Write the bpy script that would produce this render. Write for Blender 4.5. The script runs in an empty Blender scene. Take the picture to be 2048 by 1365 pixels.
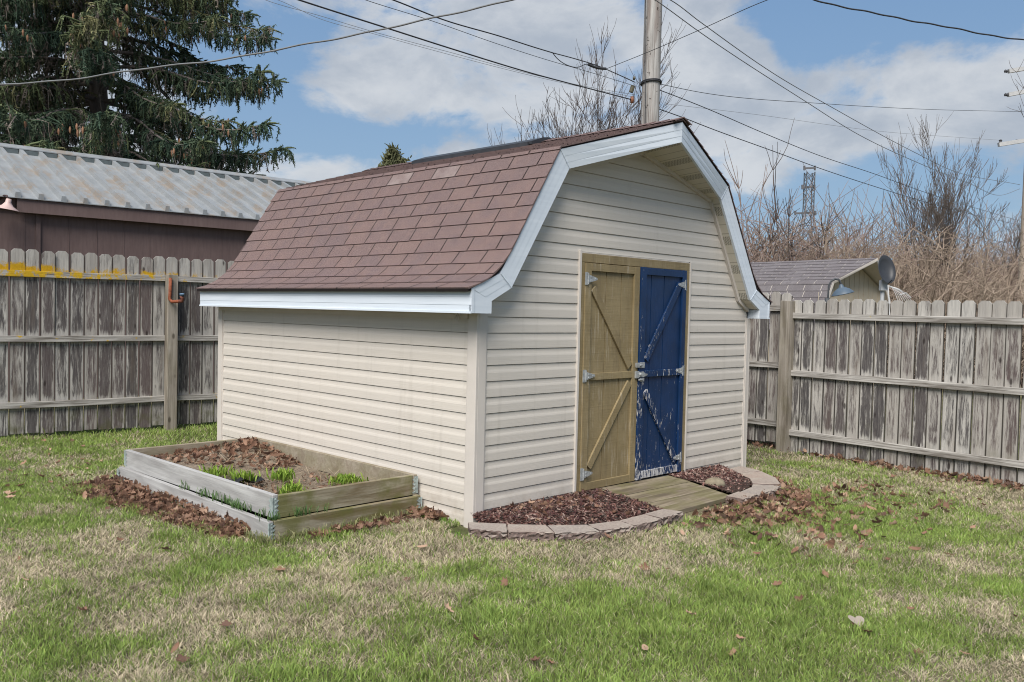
import bpy, math, random
import numpy as np
from mathutils import Matrix, Vector
random.seed(7); rng = np.random.default_rng(7)
R = math.radians
scene = bpy.context.scene
COL = scene.collection

# ------------------------------------------------------------------ camera
F_PX, PITCH, ROLL, CAM_H = 1746.24, .0347341, .0230005, 1.531
CP, SP, CR, SR = math.cos(PITCH), math.sin(PITCH), math.cos(ROLL), math.sin(ROLL)
cam_d = bpy.data.cameras.new('camera'); cam = bpy.data.objects.new('camera', cam_d); COL.objects.link(cam)
cam_d.sensor_width = 36; cam_d.lens = F_PX / 2048 * 36; cam_d.clip_end = 3000; cam_d.clip_start = .05
M4 = Matrix(((CR, -SR, 0, 0), (SR*SP, CR*SP, -CP, 0), (SR*CP, CR*CP, SP, CAM_H), (0, 0, 0, 1)))
cam.matrix_world = M4
scene.camera = cam

def at(px, py, d):                      # where the thing seen at (px,py) stands when it is d metres away
    u = (px-1024)/F_PX; v = -(py-682.5)/F_PX
    u, v = u*CR-v*SR, u*SR+v*CR
    r = Vector((u, CP+v*SP, -SP+v*CP)); t = d/r.y
    return Vector((r.x*t, d, CAM_H+r.z*t))
def on_ground(px, py, z=0):
    q = at(px, py, 1.0); k = (z-CAM_H)/(q.z-CAM_H)
    return Vector((q.x*k, k, z))

# ------------------------------------------------------------------ node helpers
class NT:
    def __init__(s, tree): s.t = tree
    def n(s, kind, **kw):
        nd = s.t.nodes.new(kind)
        for k, v in kw.items(): setattr(nd, k, v)
        return nd
    def put(s, sock, v):
        if isinstance(v, bpy.types.NodeSocket): s.t.links.new(v, sock)
        elif v is not None:
            if sock.type == 'RGBA' and not hasattr(v, '__len__'): v = (v, v, v, 1)
            if sock.type == 'RGBA' and len(v) == 3: v = (*v, 1)
            sock.default_value = v
    def math(s, op, a, b=None, c=None, clamp=False):
        nd = s.n('ShaderNodeMath', operation=op, use_clamp=clamp)
        for i, v in enumerate((a, b, c)):
            if v is not None: s.put(nd.inputs[i], v)
        return nd.outputs[0]
    def mix(s, f, a, b, blend='MIX'):
        nd = s.n('ShaderNodeMix', data_type='RGBA', blend_type=blend, clamp_factor=True)
        s.put(nd.inputs[0], f); s.put(nd.inputs[6], a); s.put(nd.inputs[7], b)
        return nd.outputs[2]
    def noise(s, vec, scale=5, detail=4, rough=.55, dist=0, dim='3D'):
        nd = s.n('ShaderNodeTexNoise', noise_dimensions=dim)
        s.put(nd.inputs['Vector'], vec); nd.inputs['Scale'].default_value = scale
        nd.inputs['Detail'].default_value = detail; nd.inputs['Roughness'].default_value = rough
        nd.inputs['Distortion'].default_value = dist
        return nd.outputs['Fac']
    def rng(s, v, a, b, c=0, d=1, smooth=False):
        nd = s.n('ShaderNodeMapRange', interpolation_type='SMOOTHSTEP' if smooth else 'LINEAR')
        s.put(nd.inputs[0], v)
        for i, q in enumerate((a, b, c, d)): s.put(nd.inputs[i+1], q)
        return nd.outputs[0]
    def scale(s, vec, sc, loc=(0, 0, 0)):
        nd = s.n('ShaderNodeMapping'); s.put(nd.inputs[0], vec)
        s.put(nd.inputs[3], sc); s.put(nd.inputs[1], loc)
        return nd.outputs[0]
    def xyz(s, vec):
        nd = s.n('ShaderNodeSeparateXYZ'); s.put(nd.inputs[0], vec); return nd.outputs
    def comb(s, x, y, z):
        nd = s.n('ShaderNodeCombineXYZ')
        for i, v in enumerate((x, y, z)): s.put(nd.inputs[i], v)
        return nd.outputs[0]
    def obj(s): return s.n('ShaderNodeTexCoord').outputs['Object']
    def pos(s): return s.n('ShaderNodeNewGeometry').outputs['Position']
    def island(s): return s.n('ShaderNodeNewGeometry').outputs['Random Per Island']
    def orand(s): return s.n('ShaderNodeObjectInfo').outputs['Random']
    def attr(s, name, out='Fac'): return s.n('ShaderNodeAttribute', attribute_name=name).outputs[out]
    def bump(s, h, dist=.003, strength=1):
        nd = s.n('ShaderNodeBump'); s.put(nd.inputs['Height'], h)
        nd.inputs['Distance'].default_value = dist; nd.inputs['Strength'].default_value = strength
        return nd.outputs[0]

def material(name, fn, rough=.7, metal=0, spec=.3):
    m = bpy.data.materials.new(name); m.use_nodes = True
    t = m.node_tree; nt = NT(t); b = t.nodes['Principled BSDF']
    b.inputs['Roughness'].default_value = rough; b.inputs['Metallic'].default_value = metal
    b.inputs['Specular IOR Level'].default_value = spec
    r = fn(nt)
    c, bump = r if isinstance(r, tuple) and len(r) == 2 else (r, None)
    nt.put(b.inputs['Base Color'], c)
    if bump is not None: nt.put(b.inputs['Normal'], bump)
    return m
def plain(name, c, var=.12, scale=14, rough=.6, metal=0, bump=.0):
    def fn(nt):
        o = nt.obj(); n = nt.noise(o, scale, 5)
        col = nt.mix(nt.rng(n, .3, .7), [q*(1-var) for q in c], [min(1, q*(1+var)) for q in c])
        return (col, nt.bump(n, bump)) if bump else col
    return material(name, fn, rough, metal)

# ------------------------------------------------------------------ geometry helpers
class G:
    def __init__(s): s.v = []; s.f = []; s.c = []
    def vert(s, p, c=None):
        s.v.append(tuple(p)); s.c.append(c if c is not None else (1, 1, 1)); return len(s.v)-1
    def face(s, pts, c=None):
        s.f.append([s.vert(p, c) for p in pts]); return s
    def hexa(s, p, c=None):            # 8 points: bottom 4 ccw, top 4 ccw
        i = [s.vert(q, c) for q in p]
        for q in ((3,2,1,0),(4,5,6,7),(0,1,5,4),(1,2,6,5),(2,3,7,6),(3,0,4,7)): s.f.append([i[k] for k in q])
        return s
    def box(s, x0, x1, y0, y1, z0, z1, c=None):
        return s.hexa([(x0,y0,z0),(x1,y0,z0),(x1,y1,z0),(x0,y1,z0),(x0,y0,z1),(x1,y0,z1),(x1,y1,z1),(x0,y1,z1)], c)
    def bar(s, a, b, w, h, up=(0,0,1), c=None):      # beam from a to b, w across, h along 'up'
        a = Vector(a); b = Vector(b); d = (b-a).normalized(); x = d.cross(Vector(up)).normalized(); y = x.cross(d)
        q = []
        for e in (a, b):
            q.append([e+x*sx*w/2+y*sy*h/2 for sx, sy in ((-1,-1),(1,-1),(1,1),(-1,1))])
        i = [[s.vert(p, c) for p in r] for r in q]
        s.f.append(i[0][::-1]); s.f.append(i[1])
        for k in range(4): s.f.append([i[0][k], i[0][(k+1)%4], i[1][(k+1)%4], i[1][k]])
        return s
    def prism(s, out, n, c=None):       # closed outline (3-D points), extruded by vector n
        n = Vector(n); k = len(out)
        a = [s.vert(p, c) for p in out]; b = [s.vert(Vector(p)+n, c) for p in out]
        s.f.append(a[::-1]); s.f.append(b)
        for i in range(k): s.f.append([a[i], a[(i+1)%k], b[(i+1)%k], b[i]])
        return s
    def tube(s, pts, rad, n=6, cap=True, c=None):
        pts = [Vector(p) for p in pts]; m = len(pts)
        if not hasattr(rad, '__len__'): rad = [rad]*m
        t = [(pts[min(i+1, m-1)]-pts[max(i-1, 0)]).normalized() for i in range(m)]
        ref = Vector((0,0,1)) if abs(t[0].z) < .9 else Vector((1,0,0))
        x = t[0].cross(ref).normalized(); rings = []
        for i in range(m):
            x = (x-t[i]*x.dot(t[i])); x = x.normalized() if x.length > 1e-6 else t[i].orthogonal().normalized()
            y = t[i].cross(x)
            rings.append([s.vert(pts[i]+(x*math.cos(2*math.pi*k/n)+y*math.sin(2*math.pi*k/n))*rad[i], c) for k in range(n)])
        for i in range(m-1):
            for k in range(n): s.f.append([rings[i][k], rings[i][(k+1)%n], rings[i+1][(k+1)%n], rings[i+1][k]])
        if cap: s.f.append(rings[0][::-1]); s.f.append(rings[-1])
        return s
    def lathe(s, prof, n=24, axis=Matrix.Identity(4), c=None):
        rings = [[s.vert(axis @ Vector((r*math.cos(2*math.pi*k/n), r*math.sin(2*math.pi*k/n), z)), c) for k in range(n)] for r, z in prof]
        for i in range(len(rings)-1):
            for k in range(n): s.f.append([rings[i][k], rings[i][(k+1)%n], rings[i+1][(k+1)%n], rings[i+1][k]])
        return s
    def build(s, name, mat, parent=None, smooth=False, bevel=0, color=False):
        me = bpy.data.meshes.new(name); me.from_pydata(s.v, [], s.f); me.update()
        if color:
            a = me.attributes.new('Col', 'FLOAT_COLOR', 'POINT')
            arr = np.ones((len(s.v), 4), np.float32); arr[:, :3] = np.array(s.c, np.float32); a.data.foreach_set('color', arr.ravel())
        return link(name, me, mat, parent, smooth, bevel)
def link(name, me, mat, parent=None, smooth=False, bevel=0):
    o = bpy.data.objects.new(name, me); COL.objects.link(o)
    me.materials.append(mat)
    if parent: o.parent = parent
    if smooth: me.polygons.foreach_set('use_smooth', [True]*len(me.polygons))
    if bevel:
        b = o.modifiers.new('bevel', 'BEVEL'); b.width = bevel; b.segments = 2; b.limit_method = 'ANGLE'
    return o
def np_mesh(name, V, T, mat, col=None, parent=None, k=3):       # V (n,3), T (m,k)
    me = bpy.data.meshes.new(name); n, m = len(V), len(T)
    me.vertices.add(n); me.vertices.foreach_set('co', np.ascontiguousarray(V, np.float32).ravel())
    me.loops.add(m*k); me.loops.foreach_set('vertex_index', np.ascontiguousarray(T, np.int32).ravel())
    me.polygons.add(m); me.polygons.foreach_set('loop_start', np.arange(0, m*k, k, dtype=np.int32))
    me.update(calc_edges=True)
    if col is not None:
        a = me.attributes.new('Col', 'FLOAT_COLOR', 'POINT')
        arr = np.ones((n, 4), np.float32); arr[:, :3] = col; a.data.foreach_set('color', arr.ravel())
    return link(name, me, mat, parent)
def tag(o, label=None, cat=None, group=None, kind=None):
    if label: o['label'] = label
    if cat: o['category'] = cat
    if group: o['group'] = group
    if kind: o['kind'] = kind
    return o
def empty(name, loc=(0,0,0), rz=0, label=None, cat=None, group=None):
    o = bpy.data.objects.new(name, None); COL.objects.link(o); o.location = loc; o.rotation_euler = (0, 0, rz)
    o.empty_display_size = .1
    return tag(o, label, cat, group)
def copy_tree(o, parent=None):
    c = o.copy(); COL.objects.link(c); c.parent = parent
    for ch in o.children: copy_tree(ch, c)
    return c
def vnoise(x, y, cell, seed=0):
    g = np.random.default_rng(seed).random((128, 128))
    fx, fy = x/cell, y/cell; ix, iy = np.floor(fx).astype(int), np.floor(fy).astype(int); tx, ty = fx-ix, fy-iy
    tx, ty = tx*tx*(3-2*tx), ty*ty*(3-2*ty); q = lambda i, j: g[(ix+i) % 128, (iy+j) % 128]
    return (q(0,0)*(1-tx)+q(1,0)*tx)*(1-ty)+(q(0,1)*(1-tx)+q(1,1)*tx)*ty

# ------------------------------------------------------------------ world: sky and clouds
SUN_EL, SUN_AZ = R(50), R(-162)          # azimuth from +Y towards +X
w = bpy.data.worlds.new('World'); scene.world = w; w.use_nodes = True
nt = NT(w.node_tree); bg = w.node_tree.nodes['Background']
sky = nt.n('ShaderNodeTexSky', sky_type='NISHITA', sun_disc=False)
sky.sun_elevation = SUN_EL; sky.sun_rotation = SUN_AZ; sky.air_density = 1.0; sky.dust_density = 1.2; sky.ozone_density = 1.5
g = nt.n('ShaderNodeTexCoord').outputs['Generated']
sx, sy, sz = nt.xyz(g)
az = nt.math('ARCTAN2', sx, sy); el = nt.math('ARCSINE', sz)
vec = nt.comb(nt.math('MULTIPLY', az, 1.0), nt.math('MULTIPLY', el, 1.7), 0.0)
n1 = nt.noise(vec, 6.5, 10, .62, .25); n2 = nt.noise(nt.scale(vec, (1, 1, 1), (3.1, 1.7, 0)), 20, 8, .6, .3)
def blob(px, py, rx, ry, amp):
    u = at(px, py, 1); a0 = math.atan2(u.x, u.y); e0 = math.atan2(u.z-CAM_H, math.hypot(u.x, u.y))
    dx = nt.math('DIVIDE', nt.math('SUBTRACT', az, a0), rx/F_PX); dy = nt.math('DIVIDE', nt.math('SUBTRACT', el, e0), ry/F_PX)
    d2 = nt.math('ADD', nt.math('MULTIPLY', dx, dx), nt.math('MULTIPLY', dy, dy))
    return nt.math('MULTIPLY', nt.math('EXPONENT', nt.math('MULTIPLY', d2, -1)), amp*.85)
cov = nt.math('ADD', nt.math('MULTIPLY', nt.math('SUBTRACT', n1, .5), 2.5), .03)
cov = nt.math('ADD', cov, nt.math('MULTIPLY', nt.math('SUBTRACT', n2, .5), .55))
for b in ((560, 60, 90, 70, -.35), (540, 200, 90, 130, -.4), (740, 275, 230, 34, -.5), (1620, 50, 130, 70, -.6), (1720, 10, 200, 45, -.4), (1985, 20, 140, 40, -.5), (1590, 140, 40, 50, -.3), (1760, 410, 240, 60, -.45), (1490, 300, 45, 25, -.3), (1640, 360, 120, 45, -.3),
          (800, 165, 190, 55, .42), (700, 130, 70, 40, .22), (880, 40, 170, 55, .35), (1180, 60, 230, 140, .55), (1880, 170, 190, 75, .6), (1760, 75, 40, 22, .35), (1510, 180, 110, 110, .55), (1430, 50, 60, 50, .4), (650, 345, 120, 32, .6), (900, 305, 70, 26, .6), (1510, 345, 60, 42, .5), (1700, 265, 330, 50, .45), (60, 250, 250, 300, .4), (1050, 240, 200, 50, .3)):
    cov = nt.math('ADD', cov, blob(*b))
mask = nt.rng(cov, -.10, .38, 0, 1, True)
lit = nt.noise(nt.scale(vec, (1, 1, 1), (.0, .03, 0)), 6.5, 10, .62, .25); soft = nt.noise(nt.scale(vec, (1, 1.3, 1), (.05, .06, 0)), 4.0, 4, .5, .2)
dens = nt.rng(nt.math('ADD', nt.math('SUBTRACT', n1, lit), nt.math('MULTIPLY', nt.math('SUBTRACT', soft, .5), 1.5)), -.25, .25, 0, 1, True)
cloud = nt.mix(dens, (6.2, 6.4, 6.65), (4.0, 4.42, 5.05))
hzn = nt.rng(el, 0, .38, 0, 1)
blue = nt.mix(hzn, (2.9, 4.3, 5.8), (1.75, 3.15, 5.4))
base = nt.mix(.75, sky.outputs[0], blue)
nt.put(bg.inputs[0], nt.mix(nt.math('MULTIPLY', mask, .88), base, cloud)); bg.inputs[1].default_value = .08

sun_d = bpy.data.lights.new('sun', 'SUN'); sun_d.energy = 4.2; sun_d.angle = R(38); sun_d.color = (1, .95, .88)
sun = bpy.data.objects.new('sun', sun_d); COL.objects.link(sun)
sd = Vector((math.sin(SUN_AZ)*math.cos(SUN_EL), math.cos(SUN_AZ)*math.cos(SUN_EL), math.sin(SUN_EL)))
sun.rotation_euler = sd.to_track_quat('Z', 'Y').to_euler()
sun.location = (-8, -6, 14)
scene.view_settings.view_transform = 'Standard'; scene.view_settings.look = 'None'
scene.view_settings.exposure = 0.46; scene.view_settings.gamma = 1
scene.render.engine = 'CYCLES'; scene.cycles.max_bounces = 6; scene.cycles.filter_width = 1.05; scene.cycles.use_denoising = True; scene.cycles.denoiser = 'OPENIMAGEDENOISE'; scene.cycles.denoising_prefilter = 'ACCURATE'; scene.cycles.denoising_input_passes = 'RGB_ALBEDO_NORMAL'; scene.cycles.sample_clamp_indirect = 3

# ------------------------------------------------------------------ the shed's frame of reference
YAW = .7794032
A = Vector((-math.cos(YAW), math.sin(YAW), 0)); B = Vector((math.sin(YAW), math.cos(YAW), 0)); C0 = Vector((-.245132, 6.089227, 0))
SH_RZ = math.atan2(B.y, B.x)
def S(u, v, z=0): return C0+B*u+A*v+Vector((0, 0, z))     # u along the front wall, v towards the back
SL, SW = 3.745, 3.69
def to_shed(x, y):
    dx, dy = x-C0.x, y-C0.y; return dx*B.x+dy*B.y, dx*A.x+dy*A.y
def gz(x, y):
    x = np.asarray(x, float); y = np.asarray(y, float)
    t = np.clip((x-1.2)/2.2, 0, 1); return -.05*t*t*(3-2*t)

# ------------------------------------------------------------------ materials
def wood_dir(nt, axis, sc=30, st=.05):
    s = [sc]*3; s[axis] = sc*st; return s
def siding_fn(nt):
    o = nt.obj(); gr = nt.noise(nt.scale(o, (3, 3, 160)), 1, 4, .6); big = nt.noise(o, 1.3, 3)
    c = nt.mix(nt.rng(gr, .3, .7), (.525, .48, .425), (.58, .535, .477))
    c = nt.mix(nt.rng(big, .35, .75, 0, .25), c, (.51, .48, .445))
    z = nt.xyz(o)[2]; dirt = nt.math('MULTIPLY', nt.rng(z, .30, 0, 0, 1), nt.rng(nt.noise(o, 9, 5, .7), .42, .7))
    c = nt.mix(nt.math('MULTIPLY', dirt, .55), c, (.27, .22, .16)); drip = nt.math('MULTIPLY', nt.rng(nt.noise(nt.scale(o, (14, 14, .7)), 1, 4, .6), .56, .74), .22); c = nt.mix(drip, c, (.34, .31, .265))
    return c, nt.bump(gr, .0008)
m_siding = material('vinyl_siding', siding_fn, .5)
m_beige = plain('beige_trim', (.55, .505, .46), .05, 5, .45)
def fascia_fn(nt):
    o = nt.obj(); n = nt.noise(nt.scale(o, (2, 2, 30)), 1, 4); f = nt.noise(o, 3, 3)
    return nt.mix(nt.rng(n, .35, .7), nt.mix(f, (.54, .60, .67), (.60, .65, .71)), (.64, .69, .75))
m_fascia = material('white_fascia', fascia_fn, .38)
def shingle_fn(c1, c2, c3, worn):
    def fn(nt):
        o = nt.obj(); r = nt.island(); gr = nt.noise(o, 190, 3, .8); bl = nt.noise(o, 2.2, 4, .6); bm = nt.noise(o, 9, 4, .6)
        r2 = nt.math('FRACT', nt.math('MULTIPLY', r, 13.7)); c = nt.mix(nt.rng(r, 0, 1), c1, c2); c = nt.mix(nt.rng(nt.math('ADD', bm, nt.math('MULTIPLY', nt.math('SUBTRACT', r2, .5), .2)), .44, .66, 0, .75), c, c3)
        c = nt.mix(nt.rng(bl, .50, .68, 0, .75), c, c3)
        c = nt.mix(nt.rng(gr, .36, .64), nt.mix(.5, c, (.02, .015, .015)), nt.mix(.26, c, (.45, .36, .33)))
        a = nt.attr('Col', 'Color'); ax = nt.xyz(a)
        c = nt.mix(nt.math('MULTIPLY', nt.math('SUBTRACT', 1, ax[0]), nt.rng(nt.noise(o, 7, 4), .3, .6)), c, worn)
        return c, nt.bump(gr, .002)
    return material('asphalt_shingle', fn, .95, spec=.1)
m_shingle = shingle_fn((.176, .114, .105), (.154, .101, .097), (.126, .088, .093), (.235, .19, .18))
m_shingle_grey = shingle_fn((.17, .17, .185), (.135, .135, .15), (.11, .11, .125), (.2, .2, .2))
m_deck = plain('dark_felt', (.022, .016, .016), .2, 20, .9)
def soffit_fn(nt):
    o = nt.obj(); uv = nt.attr('Col', 'Color'); s = nt.xyz(uv)[0]
    s = nt.math('MULTIPLY', s, 20)
    fr = nt.math('FRACT', nt.math('DIVIDE', s, .31)); band = nt.math('MULTIPLY', nt.math('GREATER_THAN', fr, .62), nt.math('LESS_THAN', fr, .92))
    seam = nt.math('ADD', nt.math('LESS_THAN', fr, .03), nt.math('MULTIPLY', nt.math('GREATER_THAN', fr, .31), nt.math('LESS_THAN', fr, .335)))
    ck = nt.n('ShaderNodeTexChecker'); nt.put(ck.inputs[0], o); ck.inputs['Scale'].default_value = 120
    c = nt.mix(nt.math('MULTIPLY', band, nt.math('MULTIPLY', ck.outputs[1], .75)), (.56, .52, .44), (.05, .05, .045))
    return nt.mix(nt.math('MULTIPLY', seam, .6), c, (.2, .18, .15))
m_soffit = material('vented_soffit', soffit_fn, .5)
def tan_fn(nt):
    o = nt.obj(); g1 = nt.noise(nt.scale(o, (60, 60, 3)), 1, 5, .7); g2 = nt.noise(nt.scale(o, (3, 3, 90)), 1, 4, .6); bl = nt.noise(o, 3.5, 5, .65)
    c = nt.mix(nt.rng(bl, .3, .7), (.205, .155, .078), (.275, .215, .118))
    c = nt.mix(nt.rng(g2, .5, .75, 0, .35), c, (.16, .115, .055)); sc = nt.math('MULTIPLY', nt.rng(g1, .54, .66), nt.rng(nt.noise(o, 4, 4), .42, .58))
    c = nt.mix(nt.math('MULTIPLY', sc, .85), c, (.42, .36, .27)); pat = nt.rng(nt.noise(nt.scale(o, (9, 9, 2)), 1, 5, .7), .52, .66, 0, .45); c = nt.mix(pat, c, (.14, .105, .06))
    return c, nt.bump(nt.math('ADD', g1, g2), .002)
m_tan = material('worn_tan_paint', tan_fn, .65)
def blue_fn(amount):
    def fn(nt):
        o = nt.obj(); x, y, z = nt.xyz(o)
        g1 = nt.noise(nt.scale(o, (55, 55, 11)), 1, 4, .7, .4); g2 = nt.noise(nt.scale(o, (6, 6, 4)), 1, 4, .6)
        edge = nt.math('ADD', nt.rng(x, 1.99, 1.86, 0, .10), nt.math('ADD', nt.rng(z, .34, .1, 0, .10), nt.rng(z, 1.0, .55, 0, .03)))
        edge = nt.math('SUBTRACT', edge, nt.rng(z, 1.1, 1.75, 0, .07))
        v = nt.math('ADD', nt.math('ADD', nt.math('MULTIPLY', nt.math('SUBTRACT', g2, .5), .35), g1), nt.math('ADD', edge, amount))
        pm = nt.rng(v, .695, .71); hl = nt.noise(nt.scale(o, (70, 70, 5)), 1, 4, .7)
        c = nt.mix(nt.rng(nt.noise(o, 5, 4), .3, .7), (.006, .022, .064), (.008, .033, .105))
        c = nt.mix(nt.rng(hl, .55, .75, 0, .35), c, (.02, .06, .17))
        white = nt.mix(nt.rng(hl, .35, .65), (.62, .62, .64), (.33, .31, .30))
        return nt.mix(pm, c, white), nt.bump(nt.math('SUBTRACT', hl, pm), .002)
    return material('peeling_blue_paint', fn, .42)
m_blue = blue_fn(0.0); m_blue_worn = blue_fn(.10)
m_silver = plain('zinc_hardware', (.40, .415, .42), .3, 40, .5, .5)
m_black = plain('black_rubber', (.02, .02, .022), .2, 10, .5)
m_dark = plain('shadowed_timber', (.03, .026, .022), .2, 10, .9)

def board_fn(c1, c2, c3, axis=0, moss=0.0):
    def fn(nt):
        o = nt.obj(); r = nt.orand(); off = nt.comb(nt.math('MULTIPLY', r, 37.), nt.math('MULTIPLY', r, 53.), nt.math('MULTIPLY', r, 11.))
        va = nt.n('ShaderNodeVectorMath', operation='ADD'); nt.put(va.inputs[0], o); nt.put(va.inputs[1], off); p = va.outputs[0]
        s = [34, 34, 34]; s[axis] = 1.6; s2 = [9, 9, 9]; s2[axis] = 1.2
        g1 = nt.noise(nt.scale(p, s), 1, 5, .65, .5); g2 = nt.noise(nt.scale(p, s2), 1, 4, .6, .8)
        c = nt.mix(nt.rng(g1, .32, .68), c1, c2); c = nt.mix(nt.rng(g2, .42, .66, 0, .85), c, c3)
        kn = nt.n('ShaderNodeTexVoronoi'); ks = [4.5, 4.5, 4.5]; ks[axis] = 2.2
        nt.put(kn.inputs['Vector'], nt.scale(p, ks)); kn.inputs['Scale'].default_value = 1
        c = nt.mix(nt.rng(kn.outputs['Distance'], .10, .05, 0, .75), c, (.045, .036, .03))
        if moss:
            z = nt.xyz(nt.pos())[2]; mm = nt.math('MULTIPLY', nt.rng(nt.noise(p, 5, 5), .42, .6), moss)
            c = nt.mix(mm, c, (.12, .12, .035))
        return c, nt.bump(g1, .003)
    return material('weathered_board', fn, .85, spec=.15)
m_bed_grey = board_fn((.30, .295, .29), (.46, .455, .445), (.25, .24, .235), 1)
m_bed_inner = board_fn((.25, .21, .16), (.33, .29, .23), (.20, .16, .12), 0, .25)
m_bed_end = board_fn((.22, .19, .135), (.40, .36, .28), (.115, .08, .035), 0, .75)
m_ramp = board_fn((.16, .13, .09), (.29, .245, .18), (.09, .072, .05), 0, .38)

def fence_fn(lichen, grey):
    def fn(nt):
        o = nt.obj(); r = nt.orand(); r2 = nt.math('FRACT', nt.math('MULTIPLY', r, 17.31)); r3 = nt.math('FRACT', nt.math('MULTIPLY', r, 71.7))
        off = nt.comb(nt.math('MULTIPLY', r, 37.), nt.math('MULTIPLY', r2, 53.), nt.math('MULTIPLY', r3, 29.))
        va = nt.n('ShaderNodeVectorMath', operation='ADD'); nt.put(va.inputs[0], o); nt.put(va.inputs[1], off); p = va.outputs[0]
        x, y, z = nt.xyz(o)
        gr = nt.noise(nt.scale(p, (80, 80, 5.5)), 1, 6, .78, .5); g2 = nt.noise(nt.scale(p, (22, 22, 2.6)), 1, 5, .65, .8); g3 = nt.noise(nt.scale(p, (9, 9, 1.1)), 1, 3, .6)
        light = nt.mix(nt.rng(g2, .3, .7), (.27*grey, .262*grey, .248*grey), (.465*grey, .445*grey, .41*grey))
        light = nt.mix(nt.rng(r2, 0, 1, 0, .5), light, (.23, .205, .18))
        bay = nt.attr('bay'); wob = nt.math('MULTIPLY', nt.math('SUBTRACT', g2, .5), .05)
        ctr = nt.rng(nt.math('ADD', nt.math('ABSOLUTE', x), wob), .068, .036, 0, 1, True)
        tt = nt.math('MULTIPLY', ctr, nt.rng(bay, .12, .42, 0, 1, True))
        v = nt.math('ADD', nt.math('MULTIPLY', gr, .6), nt.math('MULTIPLY', g2, .4))
        sh_ = nt.math('ADD', nt.math('MULTIPLY', nt.math('SUBTRACT', 1, tt), .19), nt.math('MULTIPLY', nt.math('SUBTRACT', r3, .55), .17))
        m_ = nt.rng(nt.math('ADD', v, sh_), .46, .625, 0, 1, True)
        dark = nt.mix(r2, (.062, .059, .06), (.10, .076, .074)); dark = nt.mix(nt.rng(gr, .42, .66, 0, .6), dark, (.21, .195, .182))
        c = nt.mix(m_, dark, light)
        c = nt.mix(nt.rng(g3, .55, .75, 0, .5), c, (.13, .10, .078))
        c = nt.mix(nt.rng(nt.math('ABSOLUTE', x), .0625, .0665, 0, .85), c, (.045, .038, .032))  # shade of the gaps between pickets, painted as a dark line on their edges
        c = nt.mix(nt.math('MULTIPLY', nt.rng(nt.noise(p, 6, 4), .5, .7), nt.rng(z, .5, .05, 0, .7)), c, (.085, .085, .04))
        kn = nt.n('ShaderNodeTexVoronoi'); nt.put(kn.inputs['Vector'], nt.scale(p, (6, 6, 2.4))); kn.inputs['Scale'].default_value = 1
        c = nt.mix(nt.rng(kn.outputs['Distance'], .11, .06, 0, .85), c, (.03, .024, .022))
        if lichen:
            px, py, pz = nt.xyz(nt.pos()); ln = nt.noise(nt.scale(p, (1, 1, .7)), 13, 6, .78, .8); lb = nt.noise(nt.pos(), 2.6, 3)
            band = nt.math('MULTIPLY', nt.rng(pz, 1.80, 1.84, 0, 1, True), nt.rng(pz, 1.99, 1.86, 0, 1, True))
            lo = nt.math('MULTIPLY', nt.rng(px, -4.9, -5.7, 0, .20), nt.rng(pz, .9, 1.2, 0, 1))
            gain = nt.math('ADD', nt.math('MULTIPLY', band, nt.rng(px, -3.6, -5.0, .22, .30)), lo)
            lm = nt.rng(nt.math('ADD', nt.math('ADD', nt.math('ADD', nt.math('MULTIPLY', ln, .75), nt.math('MULTIPLY', lb, .25)), gain), nt.math('MULTIPLY', nt.math('SUBTRACT', r2, .5), .14)), .725, .83)
            c = nt.mix(lm, c, nt.mix(nt.noise(p, 40, 4), (.30, .17, .01), (.52, .32, .02)))
        else:
            px, py, pz = nt.xyz(nt.pos()); band = nt.math('MULTIPLY', nt.rng(pz, 1.48, 1.54, 0, .14), nt.rng(pz, 1.62, 1.58, 0, 1))
            lm = nt.rng(nt.math('ADD', nt.noise(nt.pos(), 5, 6, .7), band), .79, .84)
            c = nt.mix(nt.math('MULTIPLY', lm, .8), c, (.42, .30, .05))
        return c, nt.bump(nt.math('ADD', gr, g2), .004)
    return material('weathered_cedar', fn, .9, spec=.12)
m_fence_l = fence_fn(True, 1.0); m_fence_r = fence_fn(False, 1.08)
def rail_fn(lichen):
    def fn(nt):
        o = nt.obj(); gr = nt.noise(nt.scale(o, (1.6, 40, 60)), 1, 5, .65, .4); g2 = nt.noise(nt.scale(o, (1.5, 12, 14)), 1, 4, .6)
        c = nt.mix(nt.rng(gr, .36, .62), (.17, .155, .14), (.47, .45, .42)); c = nt.mix(nt.rng(g2, .5, .7, 0, .8), c, (.10, .085, .07))
        px, py, pz = nt.xyz(nt.pos()); ln = nt.noise(nt.pos(), 10, 6, .7)
        if lichen:
            gain = nt.math('MULTIPLY', nt.rng(pz, 1.7, 1.78, 0, 1), nt.rng(px, -3.9, -5.2, .03, .20))
            c = nt.mix(nt.rng(nt.math('ADD', ln, gain), .62, .69), c, nt.mix(nt.noise(o, 40, 4), (.36, .21, .012), (.56, .37, .03)))
        else:
            gain = nt.rng(pz, 1.45, 1.5, 0, .1)
            c = nt.mix(nt.rng(nt.math('ADD', ln, gain), .76, .82, 0, .8), c, (.42, .3, .05))
        return c, nt.bump(gr, .004)
    return material('weathered_rail', fn, .9, spec=.12)
m_rail_l = rail_fn(True); m_rail_r = rail_fn(False)
m_post = board_fn((.19, .165, .135), (.36, .325, .28), (.13, .11, .085), 2, .12)
m_pole = board_fn((.34, .31, .275), (.46, .43, .39), (.24, .21, .19), 2)
m_pole_far = plain('tan_pole', (.40, .33, .26), .1, 6, .9)

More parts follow.
